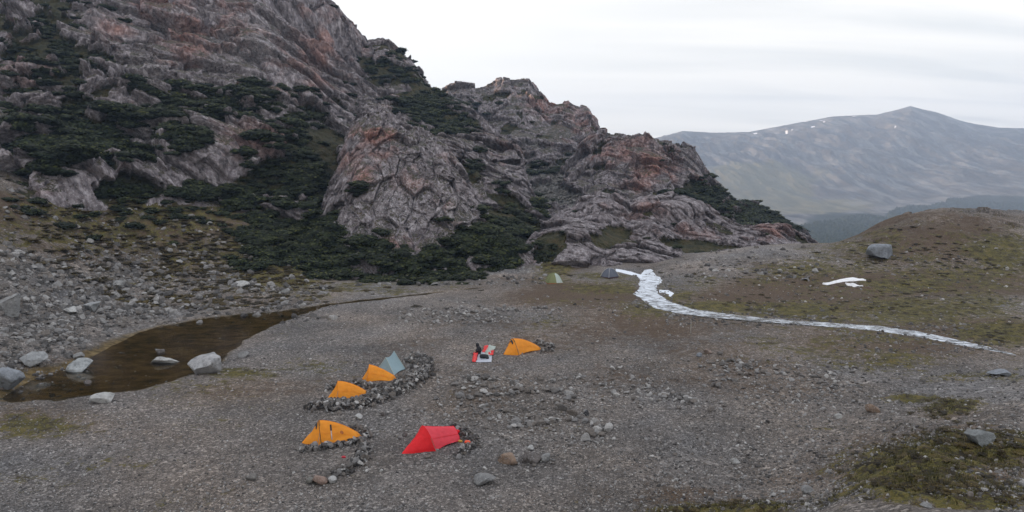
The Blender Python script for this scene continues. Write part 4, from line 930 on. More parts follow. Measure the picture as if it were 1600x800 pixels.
def hoop_tent(name, tip, tail, frac, h, w, tailh, tailw, mat, label, cat='tent', lean=-.1, cap=True, strap=False, group=None, seed=0, sag=.0, logo=False, bend=1.7):
    """one-pole shelter: a low pointed front, a tall bowed hoop, a long back falling to a narrow tail; x runs from tip to tail"""
    p0, p1 = hit(*tip), hit(*tail); d = p1-p0; Ln = math.hypot(d.x, d.y); ang = math.atan2(d.y, d.x); c = p0+d*frac
    t = empty(name, (c.x, c.y, gz(c.x, c.y)-.02), ang); tag(t, label, cat, group)
    Lf, Lb = Ln*frac, Ln*(1-frac)
    def prof(q, ww, hh, bow=1.55):      # cross-section, q -1..1
        return ww*np.sign(q)*(1-(1-np.abs(q))**1.35), hh*(1-np.abs(q)**bow)
    wr = lambda x, y, z: fbm(np.stack([x*1.2, y*2.2, z*2.2], -1), .5, 3, off=seed*3.3)*.060
    def front(s_, q):                    # s 0 hoop -> 1 tip
        ww = w*(1-s_)**.78+.02; hh = h*((1-s_)**1.05)*(1-.10*np.sin(s_*math.pi))+.03
        y, z = prof(q, ww, hh); x = lean*(z/h)*(1-s_)-Lf*s_
        k = wr(x, y, z)*np.sin(np.clip(s_, 0, 1)*math.pi); return np.stack([x, y+k, np.maximum(z+k+.02, .0)], -1)
    def back(s_, q):
        ww = w+(tailw-w)*s_**.9; ww = ww*(1-.06*np.sin(s_*math.pi)); hh = h+(tailh-h)*s_**bend-sag*np.sin(s_*math.pi)*.6
        y, z = prof(q, ww, hh); x = lean*(z/h)*(1-s_)+Lb*.93*s_
        k = wr(x, y, z)*np.sin(s_*math.pi)-.045*np.sin(s_*math.pi)*np.sin(np.abs(q)*math.pi); lift = .07*np.sin(s_*math.pi)*np.abs(q)**8
        return np.stack([x, y+np.sign(q)*k, z+lift+.02+.3*k], -1)
    fl = patch(back, 26, 29, 'flysheet', ROSE if mat == RED else mat, t); patch(front, 20, 29, 'vestibule', mat, t)
    # tail: closing panel drawn to a point
    def end(s_, q):
        y, z = prof(q, tailw*(1-s_)+.02, tailh*(1-s_)+.02); return np.stack([Lb*(.93+.14*s_)+0*q, y, z+.02], -1)
    patch(end, 6, 15, 'tail_panel', mat, t)
    q = np.linspace(-1, 1, 25); y, z = prof(q, w*1.01, h*1.01); part_tube('pole_sleeve', np.stack([lean*(z/h), y, z+.02], -1), .016, mat if not cap else BLACK, t)
    part_tube('ridge_seam', back(np.linspace(0, 1, 16), np.zeros(16))+np.array([0, 0, .004]), .010, mat, fl)
    for qq_ in (-.62, .62): part_tube('side_seam', back(np.linspace(.02, .98, 14), np.full(14, qq_))+np.array([0, -.006*np.sign(-qq_), .006]), .008, mat, fl)
    if cap:
        def capf(s_, q_):
            y, z = prof(q_*.33, w, h); x = lean*(z/h)-.22*s_+.05; return np.stack([x, y*(1-.2*s_), z+.035-.2*s_], -1)
        patch(capf, 5, 7, 'vent_cap', BLACK, t)
    if strap:
        qq = np.linspace(-.86, -.25, 12); b = back(np.full(12, .30), qq); 
        for nm, aa, bb, mt in (('strap', 0, 7, SILVER), ('vent_strip', 6, 12, BLACK)):
            m_ = b[aa:bb]; V = np.concatenate([m_+np.array([-.022 if mt == SILVER else -.04, -.02, .02]), m_+np.array([.022 if mt == SILVER else .04, -.02, .02])]); k = len(m_); i = np.arange(k-1)
            mesh_np(nm, V, np.stack([i, i+1, i+1+k, i+k], 1), None, mt, parent=t)
    if logo:      # round faded badge on the side near the tail
        cc = back(np.array([.58]), np.array([-.55]))[0]; du = back(np.array([.62]), np.array([-.55]))[0]-cc; dq = back(np.array([.58]), np.array([-.5]))[0]-cc
        du /= np.linalg.norm(du); dq /= np.linalg.norm(dq); nn = np.cross(du, dq); nn *= (-1 if nn[1] > 0 else 1)
        a_ = np.linspace(0, 2*math.pi, 16, endpoint=False); V = np.array([cc+nn*.02]+[cc+nn*.02+.09*(math.cos(k)*du+math.sin(k)*dq) for k in a_]); i = np.arange(16)
        mesh_np('badge', V, np.stack([i*0, i+1, (i+1) % 16+1], 1), None, mat_plain('faded_badge', (.42, .13, .03), .7), parent=t)
    for (x0, y0, z0, x1, y1) in ((-Lf, 0, .05, -Lf-.35, 0), (Lb*1.05, 0, .05, Lb+.4, .05), (lean*.6, -w*.62, h*.62, lean-.1, -w-.7), (lean*.6, w*.62, h*.62, lean-.1, w+.7)):
        part_tube('guy_line', [(x0, y0, z0), (x1, y1, .0)], .009, LINE, t)
    return t
hoop_tent('tent', (472, 692), (562, 684), .34, 1.10, .72, .30, .42, ORANGE, 'nearest and largest orange tent with a black strap on its side', strap=True, seed=1, logo=True, lean=-.12)
hoop_tent('tent', (512, 622), (576, 618), .30, 1.04, .70, .30, .40, ORANGE, 'orange tent in the left bay of the long stone windbreak', seed=2, cap=False)
hoop_tent('tent', (566, 592), (617, 592), .28, .98, .64, .30, .42, ORANGE, 'orange tent half hidden by stones beside the blue grey tent', seed=3, cap=False, bend=1.4)
hoop_tent('tent', (787, 554), (842, 545), .27, 1.12, .72, .26, .40, ORANGE, 'far orange tent with a black peak standing alone beside the spread camping gear', seed=4)
rt = hoop_tent('tent', (628, 709), (712, 684), .46, 1.10, .78, .62, .56, RED, 'bright red tent with a pointed peak on the near gravel', seed=5, cap=False, lean=-.22, sag=.04, bend=1.0)

def ridge_tent():
    C4 = [hit(616, 586), hit(634, 577), hit(606, 572), hit(587, 581)]    # near right, far right, far left, near left
    c = sum(C4, Vector())/4; t = empty('tent', c); tag(t, 'blue grey ridge tent with a dipping ridge inside the stone windbreak', 'tent')
    L4 = [np.array((q-c)[:]) for q in C4]; L4 = [np.array([q[0], q[1], .0]) for q in L4]
    Pa = (L4[0]+L4[3])/2*np.array([.55, .55, 1])+np.array([-.1, 0, 1.05]); Pb = (L4[1]+L4[2])/2*np.array([.6, .6, 1])+np.array([0, 0, 1.28])
    def panel(name, A_, B_, C_, D_, sag_ridge=0., n=14, scal=.10):
        s_, r_ = np.meshgrid(np.linspace(0, 1, n), np.linspace(0, 1, n), indexing='ij')
        top = A_*(1-s_[..., None])+B_*s_[..., None]; bot = D_*(1-s_[..., None])+C_*s_[..., None]
        top = top-np.array([0, 0, 1])*(sag_ridge*np.sin(s_*math.pi))[..., None]
        bot = bot+np.array([0, 0, 1])*(scal*np.sin(s_*math.pi))[..., None]
        V = top*(1-r_[..., None])+bot*r_[..., None]; V[..., 2] -= .10*np.sin(r_*math.pi)*np.sin(s_*math.pi)
        V += fbm(V, .5, 2)[..., None]*.02
        mesh_np(name, V, grid_faces(n, n), None, BGREY, parent=t)
    panel('side_panel', Pa, Pb, L4[1], L4[0], .16); panel('side_panel', Pb, Pa, L4[3], L4[2], .16)
    ext = np.array([-.5, -.55, 0])
    panel('end_panel', Pa, Pa, L4[0], L4[3]); panel('end_panel', Pb, Pb, L4[2], L4[1])
    for (p, q) in ((Pa, L4[0]), (Pb, L4[1]), (Pa, L4[3]), (Pb, L4[2])): part_tube('seam_tape', [p, p*.5+q*.5-np.array([0, 0, .01]), q], .012, MINT, t)
    for (p, q) in ((Pa, Pa+np.array([-.5, -.9, -1.1])), (Pb, Pb+np.array([.5, .9, -1.25]))): part_tube('guy_line', [p, q], .006, LINE, t)
ridge_tent()

def dome_tent(px, width, height, rz, mat, mat2, matb, label, poles, door_side, depth=.85):
    p = hit(*px); t = empty('tent', (p.x, p.y+.7, gz(p.x, p.y+.7)-.02), rz); tag(t, label, 'tent')
    n1, n2 = 40, 18; R = width/2
    th, rr = np.meshgrid(np.linspace(0, 2*math.pi, n1+1), np.linspace(0, 1, n2), indexing='ij')
    sq = 1/np.maximum(np.abs(np.cos(th)), np.abs(np.sin(th))); foot = 1+(sq-1)*.75     # squarish plan with corners at 45 degrees
    cor = np.abs(np.sin(2*th))                                                         # 1 on the poles
    x = R*foot*np.cos(th)*rr*.9; y = R*depth*foot*np.sin(th)*rr*.9; z = height*(1-rr**(2.0+.5*cor))*(.92+.08*cor)+.10*(1-0*rr)
    x = x*(1-.06*(1-cor)*np.sin(rr*math.pi)); y = y*(1-.06*(1-cor)*np.sin(rr*math.pi))
    V = np.stack([x, y, z], -1); F_ = grid_faces(n1+1, n2); ct = V.reshape(-1, 3)[F_].mean(1); dr = np.degrees(np.arctan2(ct[:, 1], ct[:, 0]))
    m2 = (np.abs((dr-door_side+180) % 360-180) < (62 if mat is SAGE else 46)) & (np.hypot(ct[:, 0], ct[:, 1]) > R*.12)
    fl = mesh_np('canopy', V, F_[~m2], None, mat, parent=t); mesh_np('door_panel', V, F_[m2], None, mat2, parent=t)
    a = np.linspace(0, 2*math.pi, 41); s2 = 1/np.maximum(np.abs(np.cos(a)), np.abs(np.sin(a))); fo = (1+(s2-1)*.75)*.92
    b0 = np.stack([R*fo*np.cos(a), R*depth*fo*np.sin(a), a*0-.02], -1); b1 = b0*np.array([.985, .985, 0])+np.array([0, 0, .14])
    mesh_np('groundsheet', np.stack([b0, b1]), grid_faces(2, 41), None, matb, parent=t)
    for sgn in ((1, 1), (1, -1)):
        q = np.linspace(-1, 1, 21); x_ = R*.9*1.30*.707*1.07*q*sgn[0]; y_ = R*depth*.9*1.30*.707*1.07*q*sgn[1]; z_ = height*(1-np.abs(q)**2.5)+.13
        part_tube('pole', np.stack([x_, y_, z_], -1), .022, poles, t)
    return t
dome_tent((866, 443), 2.25, 1.12, math.radians(10), SAGE, MINT, RUST, 'sage green dome tent with a pale door panel at the far end of the plain', SAGE, -22, depth=.8)
dome_tent((954, 434), 2.1, 1.05, math.radians(38), SLATE, SLATE, PLUM, 'slate grey dome tent with pale poles beside the head of the stream', SILVER, 0, depth=.8)

# ------------------------------------------------------------------ camping gear beside the far orange tent
def crumple(name, outline, mat, label, cat, hgt, seed, n=22, flatn=False):
    P = np.array([hit(*p)[:2]+(0,) if False else (hit(*p).x, hit(*p).y) for p in outline]); A_, B_, C_, D_ = P
    s_, r_ = np.meshgrid(np.linspace(0, 1, n), np.linspace(0, 1, n), indexing='ij'); s3, r3 = s_[..., None], r_[..., None]
    Q = (A_*(1-s3)+B_*s3)*(1-r3)+(D_*(1-s3)+C_*s3)*r3; c = Q.reshape(-1, 2).mean(0); z0 = gz(*c)
    W = np.concatenate([Q-c, np.zeros(Q.shape[:2]+(1,))], -1)
    W[..., :2] += np.stack([fbm(W, .5, 2, off=seed), fbm(W, .5, 2, off=seed+4)], -1)*.10
    ed = np.minimum.reduce([s_, 1-s_, r_, 1-r_])*4; ed = np.clip(ed, 0, 1)
    W[..., 2] = .02+hgt*np.abs(ridged(W, .45, 3, .6, off=seed))*(.3+.7*ed)*(1 if not flatn else .5)
    o = mesh_np(name, W, grid_faces(n, n), None, mat); o.location = (c[0], c[1], z0+.01); o['label'] = label; o['category'] = cat
    sm = o.modifiers.new('thickness', 'SOLIDIFY'); sm.thickness = .012
    return o
GSILV = mat_fabric('silver_sheet', (.42, .45, .52), 0, .45); REDF = mat_fabric('red_nylon', (.80, .05, .05), .1)
crumple('groundsheet', [(743, 566.5), (768, 566.5), (769, 551), (750, 550)], GSILV, 'silver grey groundsheet spread on the gravel under the gear', 'groundsheet', .06, 3, flatn=True)
crumple('flysheet', [(757, 556), (766, 558), (775, 543), (762, 543)], MINT, 'pale crumpled tent fabric raised behind the red nylon', 'tent fabric', .45, 6)
crumple('red_fabric', [(738, 567), (744, 567), (746, 554), (740, 554)], REDF, 'red nylon bundle at the left edge of the silver groundsheet', 'fabric', .30, 8, n=16)
crumple('red_fabric', [(753, 552), (762, 553), (768, 542), (757, 542)], REDF, 'red fabric strip looped over the back of the groundsheet', 'fabric', .28, 12, n=16)
crumple('red_fabric', [(761, 558), (771, 556), (772, 550), (762, 551)], REDF, 'red fabric heap at the right edge of the groundsheet', 'fabric', .34, 15, n=16)
def lump(sx, sy, sz, seed, sub=3, pw=.7):
    V, Fc = ico(sub); V = np.sign(V)*np.abs(V)**pw; V = V+V*fbm(V, .7, 3, off=seed)[:, None]*.14; V = V*np.array([sx, sy, sz]); V[:, 2] -= V[:, 2].min(); return V, Fc
def skin_mesh(name, pts, edges, rad, mat, parent=None, sub=2, root=0):
    me = bpy.data.meshes.new(name); me.from_pydata([tuple(p) for p in pts], edges, []); me.materials.append(mat)
    o = bpy.data.objects.new(name, me); COL.objects.link(o)
    md = o.modifiers.new('skin', 'SKIN'); md.use_smooth_shade = True
    for i, v in enumerate(me.skin_vertices[0].data): v.radius = rad[i] if isinstance(rad[i], tuple) else (rad[i], rad[i]); v.use_root = (i == root)
    sb = o.modifiers.new('subdivision', 'SUBSURF'); sb.levels = sb.render_levels = sub
    if parent: o.parent = parent
    return o
def sitting_person():
    """sits cross-legged, hunched forward, facing -x, hood up, hands in the lap"""
    P = [(.12, 0, .13), (.15, 0, .28), (.12, 0, .43), (.06, 0, .55), (.01, 0, .62), (-.04, 0, .68), (-.05, 0, .76)]; R = [(.17, .14), (.16, .13), (.18, .14), (.13, .10), .065, .075, .070]
    E = [(0, 1), (1, 2), (2, 3), (3, 4), (4, 5), (5, 6)]
    def add(parent, pts, rads):
        i = parent
        for p, q in zip(pts, rads): P.append(p); R.append(q); E.append((i, len(P)-1)); i = len(P)-1
        return i
    nz_ = add(5, [(-.125, 0, .68)], [.018])
    for s_ in (-1, 1):
        add(0, [(.06, s_*.10, .13), (-.20, s_*.25, .13), (-.24, -s_*.02, .07), (-.30, -s_*.12, .05)], [.085, .062, .050, .035])
        w_ = add(3, [(.07, s_*.17, .53), (.04, s_*.23, .34), (-.12, s_*.13, .24), (-.16, s_*.10, .23)], [.060, .045, .032, .028])
        for k, (dy, ln) in enumerate(((-.030, .055), (-.010, .068), (.010, .065), (.030, .050))):
            add(w_, [(-.20, s_*.10+dy, .235), (-.20-ln*.5, s_*.10+dy*1.2, .225), (-.20-ln*.8, s_*.10+dy*1.2, .195)], [.010, .009, .007])
        add(w_, [(-.17, s_*.10-s_*.045, .225), (-.20, s_*.10-s_*.060, .21)], [.010, .008])
    return P, E, R
SKIN = mat_plain('skin_tone', (.45, .27, .19), .6)
p = hit(746, 554); P_, E_, R_ = sitting_person()
t = empty('person', (p.x, p.y+.1, p.z-.02), .15); t.scale = (1.08, 1.08, 1.04); tag(t, 'person in black hooded clothes sitting hunched at the left corner of the silver groundsheet', 'person')
body = skin_mesh('body', P_, E_, R_, SKIN, t)
sub_ = lambda ids: ([P_[i] for i in ids], {i: k for k, i in enumerate(ids)})
def clothing(name, ids, grow, mat, root):
    pts, mp_ = sub_(ids); ed = [(mp_[a], mp_[b]) for a, b in E_ if a in mp_ and b in mp_]
    rr = [tuple(x+grow for x in (R_[i] if isinstance(R_[i], tuple) else (R_[i], R_[i]))) for i in ids]; return skin_mesh(name, pts, ed, rr, mat, t, root=mp_[root])
arm = lambda b: [b, b+1, b+2]
n_leg = 4; L0 = 8; A0 = L0+n_leg; n_arm = 4+12+2; L1 = A0+n_arm; A1 = L1+n_leg
clothing('jacket', [0, 1, 2, 3, 4]+arm(A0)+arm(A1), .035, BLACK, 0)
clothing('trousers', [0]+[L0, L0+1, L0+2]+[L1, L1+1, L1+2], .022, mat_plain('dark_trousers', (.020, .021, .024), .8), 0)
for b in (L0, L1): skin_mesh('boot', [P_[b+2], P_[b+3], tuple(np.array(P_[b+3])+np.array([-.05, 0, 0]))], [(0, 1), (1, 2)], [.062, .052, .040], mat_plain('boot_leather', (.03, .024, .02), .6), t, 1)
V, Fc = lump(.13, .115, .25, 21, pw=.9); V = V*np.array([1, 1, .62])+np.array([-.005, 0, .555]); keep_ = ~((V[Fc].mean(1)[:, 0] < -.085) & (np.abs(V[Fc].mean(1)[:, 1]) < .06) & (V[Fc].mean(1)[:, 2] > .6) & (V[Fc].mean(1)[:, 2] < .78))
mesh_np('hood', V, Fc[keep_], None, BLACK, parent=t)
p = hit(755, 561); t = empty('duffel_bag', (p.x+.05, p.y+.1, p.z+.03), -.15); tag(t, 'black bag lying on the silver groundsheet between the red fabrics', 'bag')
V, Fc = lump(.33, .17, .15, 9); mesh_np('bag_body', V, Fc, None, BLACK, parent=t)
part_tube('handle', [(-.14, -.12, .22), (-.1, -.16, .33), (.1, -.16, .33), (.14, -.12, .22)], .015, BLACK, t)
V, Fc = lump(.10, .12, .09, 12); V = V+np.array([.30, -.12, 0]); mesh_np('side_pocket', V, Fc, None, BLACK, parent=t)
# stuff sacks near the red tent
for (u_, v_, col, nm, lb, r_) in ((713, 684, RED, 'stuff_sack', 'small red sack on the stones behind the tail of the red tent', .13), (730, 701, mat_plain('orange_red_nylon', (.85, .09, .03), .5), 'stuff_sack', 'small orange red sack among the stones right of the red tent', .12),
                             (719, 699, mat_plain('mustard_nylon', (.42, .24, .03), .6), 'stuff_sack', 'small mustard sack on the stones beside the red tent', .09), (537, 724, mat_plain('crimson_nylon', (.5, .03, .05), .6), 'stuff_sack', 'small crimson scrap among the tumbled stones below the orange tent', .08)):
    p = hit(u_, v_); V, Fc = lump(r_*1.3, r_*.8, r_*.7, int(u_), sub=3, pw=.85); o = mesh_np(nm, V, Fc, None, col); o.location = (p.x, p.y, p.z+.26); o.rotation_euler = (0, .2, .4); o['label'] = lb; o['category'] = 'sack'
p = hit(1079, 521); V, Q = tube([(0, 0, -.15), (.01, 0, .6), (0, 0, 1.2)], .028, 8); t = empty('marker_post', p[:]); tag(t, 'thin pale marker post standing on the gravel near the stream', 'marker post')
mesh_np('post', V, Q, None, mat_plain('weathered_wood', (.36, .35, .33), .8), parent=t); V, Fc = rock_shape(2, 77); mesh_np('foot_stone', V*.1+np.array([.06, -.05, -.02]), Fc, None, MAT_STONE_I, parent=t)

# ------------------------------------------------------------------ shrubs: low wind-pruned beech
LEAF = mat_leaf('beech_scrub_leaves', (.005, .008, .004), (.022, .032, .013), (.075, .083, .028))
def shrub_arrays(seed, nl=440):
    r = np.random.default_rng(seed); V, T = [], []
    lobes = [(r.uniform(-.55, .55), r.uniform(-.55, .55), r.uniform(.15, .5), r.uniform(.32, .55)) for _ in range(7)]
    for i in range(nl):
        lx, ly, lz, lr = lobes[r.integers(0, 7)]
        n = r.normal(size=3); n[2] = abs(n[2])*.9-.15; n /= np.linalg.norm(n); rad = lr*r.uniform(.8, 1.12)
        c = np.array([lx, ly, lz])+n*rad*np.array([1, 1, .62]); n = n+r.normal(0, .45, 3)+np.array([0, 0, .5]); n /= np.linalg.norm(n)
        t = np.cross(n, r.normal(size=3)); t[2] *= .4; t /= np.linalg.norm(t); b = np.cross(n, t); s = r.uniform(.035, .085)
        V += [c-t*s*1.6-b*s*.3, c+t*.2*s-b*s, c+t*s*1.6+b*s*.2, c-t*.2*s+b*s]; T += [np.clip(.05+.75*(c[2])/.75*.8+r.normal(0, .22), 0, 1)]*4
    Q = np.arange(nl*4).reshape(-1, 4); cs, fs = [], []; b_ = 0
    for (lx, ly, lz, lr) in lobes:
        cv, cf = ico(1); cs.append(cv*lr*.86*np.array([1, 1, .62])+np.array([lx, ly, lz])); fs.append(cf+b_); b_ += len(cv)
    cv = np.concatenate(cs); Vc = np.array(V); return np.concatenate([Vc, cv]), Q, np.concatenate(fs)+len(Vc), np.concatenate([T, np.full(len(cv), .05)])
SHV = [shrub_arrays(s_) for s_ in range(6)]
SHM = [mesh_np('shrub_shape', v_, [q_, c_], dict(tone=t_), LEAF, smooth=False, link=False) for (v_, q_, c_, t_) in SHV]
ZONES = {    # sheet: (blobs of scrub, count, label, group, size range)
 'rock_buttress': ([(540, 405, 60, 40, 1), (500, 380, 30, 50, 1), (660, 415, 90, 24, 1), (740, 385, 50, 40, 1), (790, 390, 30, 24, 1), (700, 345, 16, 20, .7), (560, 300, 12, 14, .6)], 700, 'dark beech shrub in the thicket at the foot of the grey buttress', 'shrubs at the buttress foot', (1.0, 2.4)),
 'mountain_face': ([(350, 165, 140, 34, .9), (130, 200, 130, 44, .9), (450, 255, 50, 50, 1), (60, 110, 90, 50, .6), (70, 30, 100, 24, .4), (280, 190, 60, 40, .8), (400, 130, 40, 14, .5), (180, 295, 40, 16, .7), (340, 300, 60, 20, .9), (60, 250, 50, 20, .5), (480, 290, 50, 30, .9)], 1700, 'dark shrub growing on the ledges of the great rock face', 'shrubs on the rock face', (1.0, 2.6)),
 'mountain_spur': ([(670, 165, 50, 30, 1), (610, 110, 60, 30, .7), (700, 190, 40, 16, .9), (560, 90, 50, 16, .5), (800, 345, 30, 30, .8), (745, 260, 16, 16, .6), (845, 325, 14, 14, .7)], 500, 'dark shrub on the steep spur behind the buttress', 'shrubs on the spur', (1.2, 2.8)),
 'mountain_shoulder': ([(1110, 305, 34, 26, 1), (1190, 335, 60, 26, 1.8), (1150, 325, 40, 20, .9), (1060, 300, 34, 10, .6), (1240, 355, 20, 12, .8)], 600, 'dark shrub on the right hand spur of the reddish shoulder', 'shrubs on the right spur', (1.2, 2.8)),
 'mountain_ridge': ([(870, 262, 40, 8, .8), (915, 268, 24, 7, .9), (720, 175, 50, 20, .6), (830, 300, 30, 20, .3)], 160, 'distant dark shrub on the middle peak', 'shrubs on the middle peak', (1.5, 3.0)),
 'rock_outcrop': ([(1080, 385, 30, 8, .5), (840, 400, 20, 20, .6)], 40, 'low shrub between the smooth grey slabs', 'shrubs between the slabs', (.6, 1.2))}
r_ = np.random.default_rng(99); allS = []
for nm, (bl, cnt, lb, gp, (s0, s1)) in ZONES.items():
    S_ = SHEETS[nm]; u, v = S_['u'], S_['v']; wgt = np.clip(blobs(u, v, bl)+fbm(S_['V'], 5, 4, off=70)*1.0-.38, 0, 1)
    wgt = wgt*((u > -60) & (u < 1660) & (v > -60)); wgt[:4] = 0; wgt = wgt.ravel(); wgt /= wgt.sum()
    ix = r_.choice(len(wgt), cnt, p=wgt, replace=False); Pp = S_['V'].reshape(-1, 3)[ix]; sz = r_.uniform(s0, s1, cnt)
    for q, s in zip(Pp, sz): allS.append((q, s, lb, gp))
# the slope left of the buttress, growing on the ground itself
lb, gp = 'dark beech shrub in the dense thicket on the slope left of the grey buttress', 'shrubs left of the buttress'
for _ in range(260):
    u_, v_ = r_.normal(455, 52), r_.normal(375, 32)
    if (u_-455)/95*.25+(v_-375)/60 > 1.0 or u_ < 350 or v_ > 425: continue
    p = hit(u_, v_); allS.append((np.array(p[:]), r_.uniform(1.0, 2.2), lb, gp))
for _ in range(110):      # thicket rim where the buttress meets the plain
    u_ = r_.uniform(470, 800); v_ = float(np.interp(u_, [470, 560, 640, 740, 800], [428, 434, 436, 430, 408]))+r_.normal(0, 4)
    p = hit(u_, v_); allS.append((np.array(p[:]), r_.uniform(.9, 1.7), 'dark beech shrub along the rim of the plain below the buttress', 'shrubs along the rim'))
for _ in range(75):       # shrubs where the slope meets the foot of the great face
    u_ = r_.uniform(-20, 420); a_ = float(ae(u_, 300)[0]); Y_ = float(np.interp(u_, [0, 100, 200, 300, 400], [79, 84, 92, 98, 102]))+r_.normal(-2, 3); allS.append((np.array([a_*Y_, Y_, gz(a_*Y_, Y_)]), r_.uniform(.7, 1.7), 'dark shrub where the left slope meets the foot of the great rock face', 'shrubs at the foot of the face'))
siz = np.array([s/q[1] for q, s, _, _ in allS]); order = np.argsort(-siz)
rank = {k: i for i, k in enumerate(order)}; rest = [[], []]
for k, (q, s, lb, gp) in enumerate(allS):
    if rank[k] < 290:
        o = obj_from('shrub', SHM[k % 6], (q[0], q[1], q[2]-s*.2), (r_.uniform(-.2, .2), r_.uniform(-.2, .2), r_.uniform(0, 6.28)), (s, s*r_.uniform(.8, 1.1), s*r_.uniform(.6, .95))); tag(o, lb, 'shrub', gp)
    else: rest[0].append(q); rest[1].append(s)
def merged_shrubs(P, S_):
    r = np.random.default_rng(5); Vs, Qs, Cs, Ts = [], [], [], []; b = 0
    for q, s in zip(P, S_):
        V, Q, Cf, T = SHV[r.integers(0, 6)]
        # far ones carry half of the leaves
        k = 200; N0 = 440*4; V = np.concatenate([V[:k*4], V[N0:]]); T = np.concatenate([T[:k*4], T[N0:]]); Q = Q[:k]; Cf = Cf-N0+k*4
        a = r.uniform(0, 6.28); ca, sa = math.cos(a), math.sin(a); W = V@np.array([[ca, sa, 0], [-sa, ca, 0], [0, 0, 1]])*np.array([s, s, s*r.uniform(.6, .95)])+q-np.array([0, 0, s*.2])
        Vs.append(W); Qs.append(Q+b); Cs.append(Cf+b); Ts.append(np.clip(T+r.normal(0, .1), 0, 1)); b += len(V)
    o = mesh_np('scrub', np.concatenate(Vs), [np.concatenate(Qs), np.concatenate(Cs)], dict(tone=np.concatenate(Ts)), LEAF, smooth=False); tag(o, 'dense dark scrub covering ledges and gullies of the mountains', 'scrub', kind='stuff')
merged_shrubs(rest[0], rest[1])

def heath():
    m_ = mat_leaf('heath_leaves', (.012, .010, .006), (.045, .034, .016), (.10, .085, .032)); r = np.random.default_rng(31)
    Vs, Qs, Cs, Ts = [], [], [], []; b = 0
    for (u0, v0, su, sv, n, s0, s1) in ((220, 350, 150, 34, 900, .3, 1.0), (420, 430, 60, 14, 130, .3, .8), (340, 400, 60, 24, 150, .35, .9), (870, 395, 22, 22, 60, .35, .8),
                                        (1420, 400, 110, 30, 200, .25, .6), (1300, 470, 160, 16, 170, .2, .45), (1150, 420, 60, 16, 60, .2, .5), (1540, 520, 50, 12, 60, .2, .4),
                                        (1440, 735, 60, 30, 170, .14, .34), (1540, 715, 50, 12, 110, .12, .3), (1470, 790, 90, 8, 90, .12, .28), (1485, 642, 25, 12, 40, .15, .35), (1130, 795, 60, 6, 50, .1, .25)):
        us, vs = r.normal(u0, su, n), r.normal(v0, sv, n); a, e_ = ae(us, vs); Y = np.clip(-H/np.minimum(e_, -.02), 9, 125)
        if u0 == 220: a = ae(us, 400)[0]; Y = r.uniform(66, 96, n); e_ = (base_h(a*Y, Y)-H)/Y
        else:
            for _ in range(18): z = base_h(a*Y, Y); Y = Y*.6+.4*np.clip((z-H)/np.minimum(e_, -.005), 9, 125)
        ok = np.abs(H+e_*Y-base_h(a*Y, Y)) < .8; x, Y = (a*Y)[ok], Y[ok]; z = ground_z(x, Y)
        if not len(x): continue
        keep = np.maximum(sdist(x, Y, STREAM), sdist(x, Y, POND)) < -.4
        for xx, yy, zz in zip(x[keep], Y[keep], z[keep]):
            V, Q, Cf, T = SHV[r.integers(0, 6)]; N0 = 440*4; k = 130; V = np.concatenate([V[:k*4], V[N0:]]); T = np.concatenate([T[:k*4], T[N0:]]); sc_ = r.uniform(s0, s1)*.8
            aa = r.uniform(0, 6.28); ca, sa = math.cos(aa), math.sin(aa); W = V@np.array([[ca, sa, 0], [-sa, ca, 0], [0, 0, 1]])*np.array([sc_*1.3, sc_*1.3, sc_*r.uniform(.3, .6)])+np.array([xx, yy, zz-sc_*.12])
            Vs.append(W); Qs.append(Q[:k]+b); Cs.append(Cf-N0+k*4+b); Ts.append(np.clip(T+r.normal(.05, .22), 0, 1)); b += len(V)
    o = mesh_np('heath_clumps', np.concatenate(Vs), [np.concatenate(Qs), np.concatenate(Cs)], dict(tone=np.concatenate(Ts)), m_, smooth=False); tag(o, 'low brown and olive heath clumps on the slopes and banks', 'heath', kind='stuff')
heath()

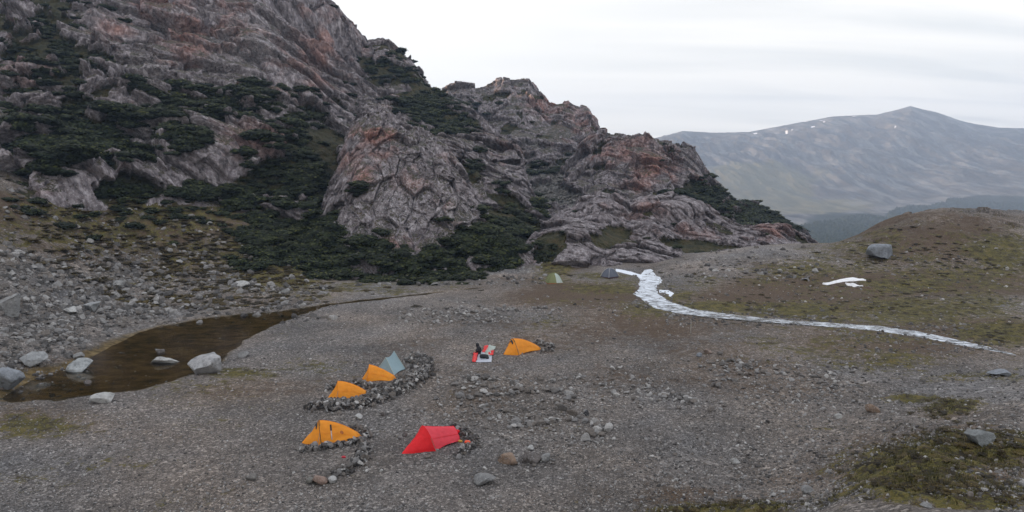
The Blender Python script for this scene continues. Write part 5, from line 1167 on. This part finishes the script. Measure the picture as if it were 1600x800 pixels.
# ------------------------------------------------------------------ moss cushions and grass on the near bank and by the stream
def tufts():
    r = np.random.default_rng(21); m = M('heath_tufts', .8, .2); c = m.ramp(m.attr('tone'), [(0, (.022, .022, .010)), (.4, (.055, .052, .018)), (.7, (.105, .095, .030)), (1, (.20, .155, .085))]); mt = m.out(c)
    V, T = [], []
    for (u0, v0, su, sv, n, h) in ((1470, 720, 70, 12, 500, .10), (1550, 735, 60, 14, 300, .10), (1430, 755, 40, 18, 250, .12), (1480, 790, 80, 8, 200, .14), (1130, 796, 60, 4, 100, .12), (1480, 640, 30, 10, 150, .12), (1420, 690, 60, 8, 80, .1)):
        us, vs = r.normal(u0, su, n), r.normal(v0, sv, n)
        a, e_ = ae(us, vs); Y = np.full(n, 24.)
        for _ in range(16): z = base_h(a*Y, Y); Y = Y*.55+.45*np.clip((z-H)/e_, 14, 60)
        x = a*Y; z = ground_z(x, Y)
        for i in range(n):
            tn = np.clip(r.normal(.5, .25), 0, 1)
            for k in range(9):
                an = r.uniform(0, 6.28); l = h*r.uniform(.5, 1.3); w_ = .010; dx, dy = math.cos(an), math.sin(an); rr = r.uniform(0, .10); bx, by = x[i]+dx*rr, Y[i]+dy*rr
                V += [(bx-dy*w_, by+dx*w_, z[i]-.02), (bx+dy*w_, by-dx*w_, z[i]-.02), (bx+dx*l*.6, by+dy*l*.6, z[i]+l)]; T += [tn*.7, tn*.7, tn]
    V = np.array(V); o = mesh_np('grass_tufts', V, np.arange(len(V)).reshape(-1, 3), dict(tone=np.array(T)), mt, smooth=False); tag(o, 'short moss and grass tufts on the near right bank', 'grass', kind='stuff')
tufts()

# ------------------------------------------------------------------ haze
def haze():
    x0, x1, y0, y1, z0, z1 = -2300, 4700, -60, 3400, -420, 330
    V = np.array([(x, y, z) for x in (x0, x1) for y in (y0, y1) for z in (z0, z1)], float)
    Fc = np.array([(0, 1, 3, 2), (4, 6, 7, 5), (0, 4, 5, 1), (2, 3, 7, 6), (0, 2, 6, 4), (1, 5, 7, 3)])
    m = bpy.data.materials.new('valley_haze'); m.use_nodes = True; t = m.node_tree; t.nodes.remove(t.nodes['Principled BSDF'])
    pv = t.nodes.new('ShaderNodeVolumePrincipled'); pv.inputs['Color'].default_value = (.50, .68, .98, 1); pv.inputs['Density'].default_value = HAZE_DENSITY; pv.inputs['Anisotropy'].default_value = .0
    t.links.new(pv.outputs[0], t.nodes['Material Output'].inputs['Volume'])
    o = mesh_np('haze', V, Fc, None, m, smooth=False); tag(o, 'thin bluish haze filling the valley', 'haze', kind='stuff')
haze()
